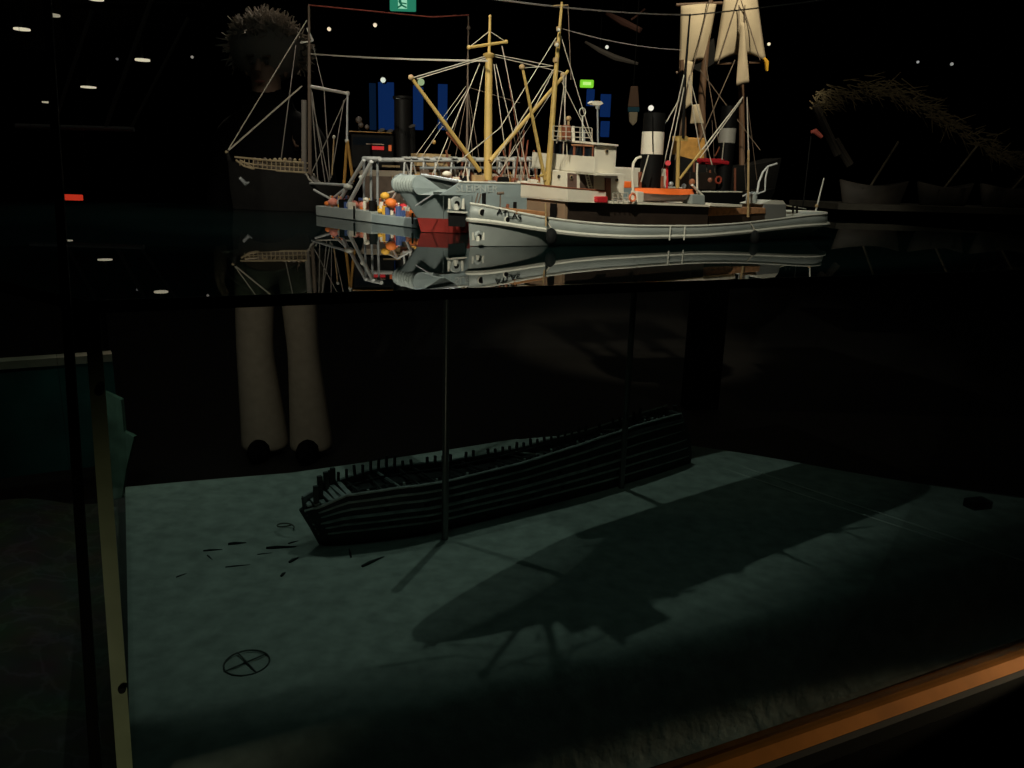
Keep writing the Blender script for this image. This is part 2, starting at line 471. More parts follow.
    MB().tube((k1 + 0.004, 0, -0.01), (ue + 0.012, 0, zn(ue) + 0.012), 0.008, 0.006, 6).build('stern_post', M_oldd, root)
    for i in range(5):
        t = 0.80 + i * 0.035; u = ub + t * (ue - ub)
        MB().box((u, -W(t) * 0.3, (zn(u) + zf(u)) / 2 + 0.008), (0.005, 0.005, 0.03)).build('stern_timber', M_old, root, False)
    # gun ports in two rows
    for i in range(9):
        t = 0.14 + i * 0.085
        for f, wf in ((0.64, 1.075), (0.35, 1.03)):
            ua, u2, w, z = lev(f, wf, 0); u = ua + t * (u2 - ua)
            MB().box((u, -w(t) - 0.002, z(u, -1)), (0.011, 0.006, 0.008)).build('gun_port', M_black, root, False)
build_wreck()

# debris on the sand
M_splinter = mat('splinter', (0.02, 0.024, 0.023), 0.8)
DEB = [((228, 540), (246, 538), 3.0, 'tapered dark plank fragment on the sand, second from the left of the scatter'),
       ((203, 547), (222, 545), 2.0, 'small dark splinter at far left of the scattered wood'),
       ((207, 551), (212, 555), 1.6, 'tiny slanted chip just below the leftmost splinter'),
       ((266, 543), (296, 541), 3.2, 'longest thick dark splinter lying left of the wreck bow'),
       ((288, 538), (298, 535), 1.6, 'thin sliver just above the longest splinter by the bow'),
       ((225, 562), (250, 559), 1.4, 'long thin dark sliver below the plank fragment'),
       ((289, 557), (298, 552), 3.4, 'stubby dark wood chunk below the longest splinter'),
       ((281, 571), (285, 567), 3.4, 'small dark chip nearest the viewer in the scatter'),
       ((257, 549), (272, 547), 1.2, 'faint thin splinter between the plank fragment and the longest splinter'),
       ((176, 573), (186, 569), 1.5, 'lone short sliver left below the scatter'),
       ((351, 552), (349, 543), 2.6, 'short upright peg in the sand under the wreck bow'),
       ((362, 562), (384, 552), 3.5, 'dark slanted timber end half buried beside the wreck')]
for (p, q, w, lab) in DEB:
    a = atz(*p, ZS); b = atz(*q, ZS); a.z = seabed_z(a.x, a.y); b.z = seabed_z(b.x, b.y)
    r = w * a.length / FPX * 0.5
    mb = MB(); mb.path([a + Vector((0, 0, r * .6)), a.lerp(b, .35) + Vector((0, 0, r * .8)), b + Vector((0, 0, r * .4))], [r * .8, r, r * .3], 5)
    o = mb.build('wood_splinter', M_splinter); tag(o, lab, 'splinter', 'splinters scattered on the sand')
c = atz(288, 525, ZS); c.z = seabed_z(c.x, c.y) + 0.005
MB_ = MB().path([c + Vector((0.030 * math.cos(a), 0.03 * math.sin(a), 0.004 * a)) * (0.4 + 0.12 * a) for a in [k * 0.35 for k in range(16)]], 0.0018, 5)
tag(MB_.build('rope_tangle', mat('old_rope', (0.10, 0.10, 0.08), 0.8)), 'small curled rope tangle on the sand beside the wreck bow', 'rope')
c = atz(247, 667, ZS - 0.01); c.z = seabed_z(c.x, c.y) + 0.002
o = empty('iron_ring', c, 0.3, 'dark iron ring with crossed bars half sunk in the near sand', 'ring')
MB().ring((0, 0, 0), 0.037, 0.0014, 'Z', 28).build('hoop', mat('rusted_iron', (.10, .105, .095), .9), o)
for a in (0.5, 2.0): MB().tube((0.036 * math.cos(a), 0.036 * math.sin(a), 0.001), (-0.036 * math.cos(a), -0.036 * math.sin(a), 0.001), 0.0013).build('bar', MATS['rusted_iron'], o)
c = atz(977, 508, ZS)
o = MB().box((c.x, c.y, seabed_z(c.x, c.y) + 0.010), (0.06, 0.04, 0.024), 0.3).build('dark_block', M_splinter, None, False, 0.004)
tag(o, 'low dark block lying on the sand at far right', 'block')

# ------------------------------------------------------------------ the tug
def build_tug():
    O = atz(470, 246, ZW); S = atz(806, 236.5, ZW)
    th = math.atan2(S.y - O.y, S.x - O.x); fr = Frame(O, th, ZW); q = fr.q; m = fr.m
    root = empty('tugboat_model', (O.x, O.y, ZW), th, 'light grey salvage tug model with white wheelhouse and orange lifeboat, nearest on the water', 'ship model')
    ub, ue = q(471, 202).x, q(813, 213).x
    sb_, se = q(468.5, 219).x, q(814, 223).x
    wb_, we = 0.0, (S - O).length
    HB = 0.105
    def Wr(t): return HB * min(1, (max(t, 0) / 0.30)) ** 0.62 * (math.sqrt(max(0, 1 - ((t - 0.86) / 0.14) ** 2)) if t > 0.86 else 1)
    Ww = lambda t: 0.58 * HB * math.sin(PI * min(1, max(0, t) ** 0.8)) ** 0.8
    zr = side_curve(fr, [(471, 202), (492, 207), (515, 212.5), (560, 220), (600, 224), (640, 226), (700, 226), (740, 223.5), (780, 219), (810, 215), (829, 211)], Wr, ub, ue)
    zs = side_curve(fr, [(469, 219), (500, 223), (520, 226), (560, 232.5), (600, 236), (640, 237), (700, 236), (740, 232.5), (780, 228), (810, 225), (829, 222)], Wr, sb_, se)
    zr, zs = smoothed(zr, .05), smoothed(zs, .05)
    lr = (ub, ue, Wr, lambda u, s: zr(u)); ls = (sb_, se, Wr, lambda u, s: zs(u))
    bw = loft([lr, ls], 60).build('bulwark', M_grey, root)
    sd = bw.modifiers.new('thick', 'SOLIDIFY'); sd.thickness = 0.003
    lm = (sb_ + (wb_ - sb_) * .45, se + (we - se) * .4, lambda t: Wr(t) * .5 + Ww(t) * .5, lambda u, s: zs(u) * .5)
    lw = (wb_, we, Ww, lambda u, s: 0.0005)
    loft([ls, lm, lw], 60, cap='bottom').build('hull', mat('grey_lower_hull', (0.27, 0.30, 0.29), 0.5, var=.1, scale=30), root)
    loft([(sb_ + .004, se - .004, lambda t: Wr(t) * .97, lambda u, s: zs(u) + .004), (sb_ + .004, se - .004, lambda t: Wr(t) * .97, lambda u, s: zs(u) + .001)], 60, cap='both').build('deck', M_tan, root)
    def edge(lv, r, name, material, off=0.0):
        ua, u2, w, z = lv
        pts = [(ua + t * (u2 - ua), -w(t) - off, z(ua + t * (u2 - ua), 1)) for t in [.5 - .5 * math.cos(PI * k / 60) for k in range(61)]]
        pts += [(p[0], -p[1], p[2]) for p in pts[-2:0:-1]]
        MB().path(pts, r, 6, True).build(name, material, root)
    edge(ls, 0.0046, 'rubbing_strake', M_pale, 0.002)
    edge(lr, 0.0026, 'rail_cap', M_pale)
    side = lambda px, py, lv=lr: _side(px, py)
    def nearv(px, py, W=Wr, ua=ub, u2=ue):
        v = 0
        for _ in range(6):
            p = q(px, py, v); v = -W(min(1, max(0, (p.x - ua) / (u2 - ua))))
        return q(px, py, v)
    # name on the bow
    for ch, x in zip('ATLAS', (498.5, 503.8, 508.6, 513.6, 518.6)):
        y = 211.6 + (x - 498) * .30
        c = nearv(x, y); pa, pb = nearv(x - 3, y - .8), nearv(x + 3, y + .8)
        text_obj(ch, .016, c + Vector((0, -.004, 0)), root, M_black, rz=math.atan2(pb.y - pa.y, pb.x - pa.x), squash=1.15)
    # hawse holes, anchors
    for (x, y, r) in ((482, 212.5, 3.2), (507, 219.5, 2.4)):
        p = nearv(x, y)
        MB().ring(p, m(r), 0.002, 'Y', 18).build('hawse_rim', M_pale, root)
        MB().lathe([(0, -.003), (m(r), -.003), (m(r), .003), (0, .003)], p, 'Y', 16).build('hawse_hole', M_black, root)
    p = q(478, 236, -.035)
    MB().lathe([(m(3.4), -.004), (m(5), 0), (m(3.4), .004)], p, 'Y', 18).build('anchor_pocket', M_grey, root)
    MB().lathe([(0, -.006), (m(2), -.006), (m(2), .006), (0, .006)], p, 'Y', 12).build('hawse_hole', M_black, root)
    for dx in (-4.6, 5.2): MB().tube(q(478 + dx, 240, -.04), q(478 + dx * 1.1, 232.5, -.04), m(1.4), m(.8), 8).build('anchor_fluke', M_pale, root)
    MB().tube(q(478, 236, -.042), q(478, 241, -.042), m(1.2), m(2.2), 8).build('anchor_shank', M_pale, root)
    # fenders hung over the side
    for (x, y) in ((547, 236), (750, 237)):
        p = nearv(x, y); p.y -= 0.014
        MB().ball(p, 0.013, (1, .8, 1.35)).build('fender', M_rubber, root)
        line(fr, root, p + Vector((0, 0, .015)), nearv(x, y - 15) , 0.0012, M_rope, 'fender_rope')
    # boarding ladders (thin pale)
    for x in (668.5, 683):
        a = nearv(x, 226); b = nearv(x - 1, 240)
        a.y -= .006; b.y = a.y
        MB().tube(a, b, .0017).build('side_ladder', M_pale, root)
    # casing on the main deck and the boat deck over it
    vb = 0.062
    dz = 0.0
    def slab(x0, x1, ytop, ybot, v0, v1, name, material, taper=None, bevel=0.0):
        """a block whose near face spans the given picture edges"""
        a, b = q(x0, ytop[0], v0), q(x1, ytop[1], v0); c, d = q(x0, ybot[0], v0), q(x1, ybot[1], v0)
        return MB().prism([a, b, d, c], (0, v1 - v0, 0)).build(name, material, root, False, bevel)
    def tblock(name, material, xl, xc, x1, top, bot, bevel=0.0, w=None, shell=False):
        """a block seen corner-on: front face xl..xc, near side xc..x1; top / bot give the three edge heights"""
        if w is None:
            lo, hi = .02, .14
            for _ in range(30):
                md = (lo + hi) / 2
                if fr.qu(xl, top[0], q(xc, top[1], -md).x).y > md: lo = md
                else: hi = md
            w = lo
        ct, cb = q(xc, top[1], -w), q(xc, bot[1], -w); cb.x = ct.x
        ft, fb = fr.qu(xl, top[0], ct.x), fr.qu(xl, bot[0], ct.x); fb.y = ft.y
        at, ab = q(x1, top[2], -w), q(x1, bot[2], -w); ab.x = at.x
        gt = Vector((at.x, ft.y, ft.z + at.z - ct.z)); gb = Vector((at.x, ft.y, fb.z + ab.z - cb.z))
        b = MB(); T = [b.bm.verts.new(p) for p in (ct, ft, gt, at)]; Bo = [b.bm.verts.new(p) for p in (cb, fb, gb, ab)]
        for k in range(4):
            if shell and k == 2: continue
            b.bm.faces.new((T[k], T[(k + 1) % 4], Bo[(k + 1) % 4], Bo[k]))
        if not shell: b.bm.faces.new(T); b.bm.faces.new(Bo[::-1])
        o = b.build(name, material, root, False, bevel)
        if shell: o.modifiers.new('thick', 'SOLIDIFY').thickness = .003
        return w, ct, ft, at
    M_littan = mat('lit_casing_tan', (0.27, 0.18, 0.115), 0.5, var=.1)
    tblock('casing', M_brown, 528, 566, 709, (198, 201, 206), (214, 220, 229))  # side painted near-black for the shade under the boat deck overhang
    tblock('casing_front', M_littan, 527, 565, 568, (198, 201, 201.2), (213, 219, 219.3))  # same casing, its lit front put in as a lighter tan
    p0, p1 = fr.qu(551, 203, q(565, 210, -.07).x - .003), fr.qu(557, 203.5, q(565, 210, -.07).x - .003)
    MB().prism([p0, p1, p1 - Vector((0, 0, .034)), p0 - Vector((0, 0, .034))], (-.002, 0, 0)).build('casing_door', M_black, root, False)
    tblock('boat_deck', M_white, 521, 568, 742, (195.5, 199.7, 206), (197.2, 201.8, 208))
    wb_w, c1, f1_, a1_ = tblock('bridge_bulwark', M_white, 521, 568, 606, (183.3, 188, 190.9), (196, 200, 203), shell=True)
    MB().path([f1_, c1, a1_], .0017, 5).build('bulwark_cap', M_redbrown, root)
    wd, *_ = tblock('deckhouse', M_white, 540.5, 567, 625, (168.6, 172, 175), (192, 197, 200), .0015)
    vd = -wd - .0015
    def porthole(x, y, v, r=1.7):
        p = q(x, y, v)
        MB().lathe([(0, -.002), (m(r), -.002), (m(r), .003), (0, .003)], p, 'Y', 14).build('porthole', M_pane, root)
        MB().ring(p - Vector((0, .001, 0)), m(r + .2), .0008, 'Y', 16).build('porthole_rim', M_tan, root)
    uu = q(567, 177, -wd).x
    p = fr.qu(559.6, 176.6, uu); MB().lathe([(0, -.003), (m(1.9), -.003), (m(1.9), .003), (0, .003)], p, 'X', 14).build('porthole', M_pane, root)
    porthole(616.7, 180, vd, 1.7)
    slab(567.8, 577.3, (173, 174), (190, 191), vd, vd + .005, 'door_panel', mat('dull_brown', (.14, .085, .07), .5))
    porthole(571, 177.3, vd - .0015, 1.5)
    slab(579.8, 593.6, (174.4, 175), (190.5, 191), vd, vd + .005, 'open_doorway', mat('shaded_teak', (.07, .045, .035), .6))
    lad = MB()
    for dx in (0, 3): lad.tube(q(585.5 + dx, 175, vd - .004), q(589.5 + dx, 190.5, vd - .004), .0012)
    for k in range(6): lad.tube(q(586 + k * .75, 177 + 2.4 * k, vd - .004), q(589.3 + k * .75, 177 + 2.4 * k, vd - .004), .001)
    lad.build('ladder', M_pale, root)
    slab(594, 596.6, (174.5, 175), (191.5, 192), vd - .001, vd + .005, 'door_post', M_white)
    slab(577.2, 579.8, (173.6, 173.8), (190.5, 190.8), vd - .001, vd + .005, 'door_post', M_white)
    slab(606.2, 611, (178, 178), (200.5, 200.5), vd - .006, vd - .001, 'teak_board', M_redbrown)
    tblock('bridge_deck', M_white, 531.5, 596, 626.5, (166.4, 173.8, 174.3), (167.8, 175.4, 176))
    wf, cf_, ff_, af_ = tblock('bridge_front', M_white, 532.3, 595, 597.5, (152.2, 156.9, 157), (166.6, 173.5, 173.8))
    ww, ct_, ft_, at_ = tblock('wheelhouse_windows', M_pane, 552, 593.5, 596, (143.2, 145.4, 145.5), (153, 158, 158))
    for x in (553, 563, 574.5, 584, 593):
        p = fr.qu(x, 143.5 + (x - 552) * .045, ct_.x - .0015); MB().tube(p, p - Vector((0, 0, .030)), .0017 if x != 574.5 else .0026, None, 6).build('window_post', M_redbrown, root)
    p0, p1 = fr.qu(572, 144.9, ct_.x - .003), fr.qu(593, 146, ct_.x - .003)
    MB().tube(p0, p1, .0019, None, 6).build('window_head', mat('light_teak', (.4, .19, .1), .5), root)
    wh, *_ = tblock('wheelhouse', M_white, 553, 594.8, 617, (143.4, 145.6, 146.3), (166, 173, 173.6), .0015)
    porthole(606.5, 151.3, -wh - .0015, 1.7)
    tblock('wheelhouse_roof', M_white, 549, 595.5, 618.3, (138.6, 142.8, 144.5), (140.2, 144.6, 146.2))
    # monkey island: rails, binnacle, searchlight
    rail = MB()
    for (x, v) in ((553, -.06), (566, -.06), (580, -.06), (592, -.06), (553, .06), (566, .06), (580, .06), (592, .06)):
        rail.tube(q(x, 140.5 + (x - 553) * .08, v), q(x, 126 + (x - 553) * .05, v), .0010)
    for dy in (0, 5, 10):
        for v in (-.06, .06): rail.tube(q(553, 126 + dy, v), q(592, 128 + dy, v), .0008)
    rail.build('roof_railing', M_rope, root)
    for (x, y0, y1, r, mt) in ((560, 140, 125, 2, M_tan), (573, 141, 126, 2.2, M_white), (584, 142, 130, 1.5, M_steel)):
        MB().tube(q(x, y0), q(x, y1), m(r), m(r * .8), 10).build('pedestal', mt, root)
    slab(565, 571.5, (125, 125), (139, 140), -.012, .012, 'binnacle', M_redbrown, bevel=.003)
    p = q(568.5, 118.5); MB().ball(p, m(3.2), (1, 1, .8)).build('searchlight', M_tan, root)
    MB().tube(q(568.5, 127), q(568.5, 120), .0025).build('searchlight_post', M_tan, root)
    MB().ring(q(582.5, 112), m(4.2), .0010, 'Y', 18).build('direction_finder_loop', M_pale, root)
    MB().tube(q(582.5, 141), q(582.5, 116), .0016).build('loop_post', M_pale, root)
    MB().tube(q(598, 145), q(597.5, 109), m(1.0)).build('radar_post', M_steel, root)
    MB().prism([q(591, 103), q(593, 101), q(601, 101), q(603.5, 103.5), q(600, 105.5), q(594, 105)], (0, .012, 0)).build('radar_scanner', M_white, root, True)
    MB().lathe([(0, 0), (m(2.2), 0), (m(2.6), m(3)), (0, m(3.5))], q(597.5, 109), 'Z', 12).build('radar_base', M_steel, root)
    # foremast with boom
    MB().path([q(547, 186), q(551, 140), q(555.5, 75), q(562, 2)], [m(3.4), m(3.1), m(2.5), m(1.2)], 12).build('foremast', M_buff, root)
    for (x, y, r) in ((555.8, 60, 2.9), (556.8, 44, 2.6), (558.5, 29, 2.3)):
        MB().lathe([(0, -m(2)), (m(r), -m(2)), (m(r), m(2)), (0, m(2))], q(x, y), 'Z', 10).build('mast_band', M_tan, root)
    MB().tube(q(553, 6), q(568, 5), m(.7)).build('yard', M_tan, root)
    MB().ball(q(557, 45, -.012), m(2)).build('mast_lamp', M_pale, root)
    MB().ball(q(558.8, 30, -.012), m(1.8)).build('mast_lamp', M_pale, root)
    MB().tube(q(545, 180), q(522.5, 68), m(2.0), m(1.4), 10).build('cargo_boom', M_buff, root)
    MB().ball(q(522, 67), m(3.0)).build('boom_block', M_tan, root)
    MB().tube(q(540, 176), q(550, 172.5), .003).build('gooseneck', M_buff, root)
    S_ = [((556, 38), (478, 205)), ((553, 68), (490, 160)), ((556, 38), (476, 200)), ((563, 75), (569, 190)), ((566, 75), (562, 188)), ((561, 36), (593, 143)), ((562, 82), (592, 142)),
          ((523, 68), (553, 66)), ((523, 66), (495, 50))]
    for a, b in S_[3:8]: line(fr, root, q(*a), q(*b), .0010)
    line(fr, root, q(556, 38), q(500, 128), .0011); line(fr, root, q(500, 128), q(457, 163), .0011)
    line(fr, root, q(553, 70), q(492, 165), .0010)
    line(fr, root, q(568, 5), q(571, 80), .0008, M_dkrope)
    # deck gear forward
    for (x, y0, y1, w) in ((484, 206, 193, 4.2), (515, 213, 202, 3.8)):
        MB().tube(q(x, y0), q(x, y1), m(w / 2), m(w / 2), 12).build('bollard', M_black, root)
    for (x, y0, x1, y1) in ((475, 204, 478, 193), (478, 205, 481, 194)):
        MB().tube(q(x, y0), q(x1, y1), .0015).build('stanchion', M_dkrope, root)
    MB().tube(q(500, 210), q(500.5, 194), .0014).build('vent_post', M_dkrope, root)
    MB().tube(q(497.5, 193.5), q(503.5, 193), .003).build('vent_head', M_dkrope, root)
    slab(516, 548, (208.5, 212), (214, 219), -.045, .045, 'fore_hatch', M_wood, bevel=.002)
    MB().tube(q(507, 211), q(508, 204), m(1.6)).build('windlass', M_redbrown, root)
    MB().tube(q(546, 226, -.08), q(545.5, 203, -.08), .0018).build('deck_post', M_tan, root)
    # gear on the boat deck
    slab(597, 608, (196.5, 196.5), (202.5, 203), -.088, -.07, 'red_box', M_redb, bevel=.002)
    rl = MB()
    for x in (613, 618, 623, 628): rl.tube(q(x, 204, -.084), q(x, 193, -.084), .0010)
    for y in (193, 198): rl.tube(q(613, y, -.084), q(628, y, -.084), .0010)
    rl.build('deck_railing', M_rope, root)
    p = q(632.5, 197.5, -.088); MB().ring(p, m(4.0), m(1.3), 'Y', 20).build('lifebuoy', mat('buoy_orange', (.7, .18, .08), .5), root)
    slab(637, 644, (191, 192), (203, 203.5), -.08, -.06, 'davit_foot', M_white, bevel=.002)
    slab(692, 705, (194, 195), (204, 205), -.08, -.05, 'davit_foot', M_grey, bevel=.002)
    MB().path([q(633, 192, -.06), q(632.5, 172, -.06), q(633.5, 163, -.06), q(636.5, 158.5, -.06), q(641, 157, -.06)], m(1.5), 8).build('davit', M_white, root)
    MB().path([q(697.5, 203, -.06), q(697, 172, -.06), q(697.5, 163, -.06)], m(1.1), 8).build('davit', M_white, root)
    MB().tube(q(692, 185, -.07), q(703, 196, -.07), .003).build('davit_stay', M_white, root)
    line(fr, root, q(648.5, 155, -.06), q(641, 182, -.06), .0014)
    # lifeboat
    x0, x1 = q(637, 190, -.06).x, q(696, 192, -.06).x
    zt = q(665, 189.5, -.085).z; zb = q(665, 203, -.085).z
    Wl = lambda t: .036 * math.sin(PI * min(1, max(0, t))) ** .55
    lb = loft([(x0, x1, Wl, lambda u, s: zt - .011 + .003 * (2 * (u - x0) / (x1 - x0) - 1) ** 2), (x0 + .012, x1 - .012, lambda t: Wl(t) * .75, lambda u, s: zb + .009), (x0 + .03, x1 - .03, lambda t: Wl(t) * .3, lambda u, s: zb + .002)], 30, cap='both')
    o = lb.build('lifeboat', mat('lifeboat_hull', (.36, .27, .25), .5, var=.1), root); o.location.y = -.048
    cv = loft([(x0, x1, lambda t: .004, lambda u, s: zt + .002), (x0, x1, lambda t: Wl(t) * .7, lambda u, s: zt - .002), (x0 - .002, x1 + .002, lambda t: Wl(t) * 1.04, lambda u, s: zt - .011 + .003 * (2 * (u - x0) / (x1 - x0) - 1) ** 2)], 30, cap='both')
    o2 = cv.build('cover', M_orange, o)
    # lifeboat on the far side, its orange cover just shows
    o3 = MB().prism([q(624, 181, .05), q(634, 181.5, .05), q(634, 188, .05), q(624, 188, .05)], (0, .05, 0)).build('far_lifeboat_cover', M_orange, root, False, .004)
    # funnel
    fx = q(651.5, 160, 0); ztop = q(651.5, 113, 0).z; zb1, zb2 = q(651.5, 154.5, 0).z, q(651.5, 132, 0).z; zbot = q(651.5, 203, 0).z
    rr = m(10.6, 651)
    fn_ = MB().lathe([(rr * .98, zbot), (rr, ztop), (rr * .85, ztop), (rr * .85, ztop - .02)], (fx.x, 0, 0), 'Z', 28).build('funnel', M_black, root)
    MB().lathe([(rr * .9, zb1), (rr * 1.025, zb1), (rr * 1.025, zb2), (rr * .9, zb2)], (fx.x, 0, 0), 'Z', 28).build('white_band', M_white, fn_)
    MB().tube(q(653, 152, -rr), q(652, 112, -rr), .0012).build('whistle_pipe', M_black, fn_)
    for (x, y0, y1, r) in ((640, 203, 172, 2.0), (662, 203, 176, 2)):
        MB().tube(q(x, y0, -.02), q(x, y1, -.02), m(r)).build('vent_pipe', M_redbrown, root)
    MB().path([q(667, 200), q(667, 166), q(668, 163, -.01)], [m(1.5), m(1.5), m(3.4)], 10).build('cowl_vent', M_redb, root)
    # mainmast
    MB().tube(q(677.5, 188), q(678.5, 138), m(2.4), m(2.1), 12).build('mainmast', M_buff, root)
    MB().path([q(683, 138), q(685.5, 70), q(690, 14)], [m(1.9), m(1.6), m(1.0)], 10).build('topmast', M_black, root)
    MB().prism([q(676, 136), q(688, 136), q(688, 141), q(676, 141)], (0, .012, 0)).build('mast_cap', M_buff, root, False)
    MB().tube(q(679.5, 179, -.02), q(702, 150, -.02), m(1.6), m(1.2), 10).build('aft_boom', M_buff, root)
    line(fr, root, q(702, 150, -.02), q(743, 97, -.02), .0018); line(fr, root, q(700, 158, -.02), q(741, 101, -.02), .0014)
    for a, b in (((684, 75), (659, 186)), ((686, 78), (664, 188)), ((679, 100), (664, 126)), ((688, 80), (700, 150)), ((690, 78), (712, 165))): line(fr, root, q(*a), q(*b), .0012, M_rope)
    for (x, y, r, mt) in ((671, 184, 3, M_steel), (692, 182, 4, mat('rust', (.3, .1, .04), .7)), (684, 186, 3, M_steel), (710, 180, 3, M_redbrown)):
        MB().ball(q(x, y), m(r)).build('winch_drum', mt, root)
    # after deck: pole, rail, hatch, housing, towing gear
    MB().path([q(748, 217, -.085), q(748.5, 150, -.085)], [m(1.5), m(1.3)], 10).build('aft_pole', M_tan, root)
    MB().path([q(748.5, 150, -.085), q(747, 97, -.085)], [m(.8), m(.5)], 8).build('pole_top', M_rope, root)
    line(fr, root, q(747, 97, -.085), q(757, 180, -.03), .0008, M_dkrope)
    line(fr, root, q(702, 191.5, -.04), q(742, 192, -.04), .0016, M_pale, 'hand_rail')
    slab(708, 766, (207, 207.8), (216, 213.5), -.055, .04, 'main_hatch_cover', mat('hatch_boards', (.34, .17, .08), .6, var=.35, scale=90), bevel=.002)
    slab(709, 765, (215.5, 213), (225, 221.5), -.05, .035, 'main_hatch_coaming', M_brown)
    slab(711, 742, (203.5, 204.5), (206, 207), -.085, .085, 'boat_deck_aft', M_white)
    p = q(751, 203, -.02); MB().lathe([(m(7), 0), (m(7), m(12)), (m(5), m(14)), (0, m(14))], p, 'Z', 18).build('capstan', M_grey, root)
    slab(764, 786.5, (203.5, 204), (221.5, 219), -.05, .02, 'steering_house', mat('steering_grey', (.17, .18, .18), .5), bevel=.003)
    MB().prism([q(760, 204, -.05), q(771, 200, -.05), q(783, 200.5, -.05), q(786, 204.5, -.05)], (0, .065, 0)).build('steering_house_roof', M_pale, root, False)
    for dv in (-.03, .0):
        MB().path([q(757, 194, dv), q(759, 182, dv), q(763, 172, dv), q(768, 166.5, dv), q(777, 163.5, dv)], .0026, 8).build('stern_davit', M_tube, root)
    MB().path([q(765, 191, -.03), q(765.5, 178, -.03), q(768, 167, -.03)], .0018, 6).build('davit_brace', M_tube, root)
    MB().path([q(743, 196, -.03), q(748, 193.5, -.03), q(757, 194, -.03), q(765, 191, -.03)], .002, 6).build('davit_brace', M_tube, root)
    MB().tube(q(815, 214), q(824, 178), .0026, .0018).build('flag_staff', M_pale, root)
    MB().ball(q(816.5, 206), .005).build('staff_block', M_tan, root)
    loft([(q(785, 214).x, ue - .006, lambda t: Wr(.87 + .13 * t) * .96, lambda u, s: zr(u) - .003), (q(785, 214).x, ue - .006, lambda t: Wr(.87 + .13 * t) * .80, lambda u, s: zr(u) - .003)], 24).build('quarter_shelf', M_tan, root)
    for (x, y) in ((793, 213), (797, 213)):
        MB().tube(q(x, y, -.03), q(x, y - 7, -.03), m(1.4)).build('bitts', M_black, root)
    line(fr, root, q(784, 205, .02), q(806, 209, .05), .0016, M_pale, 'hand_rail')
build_tug()

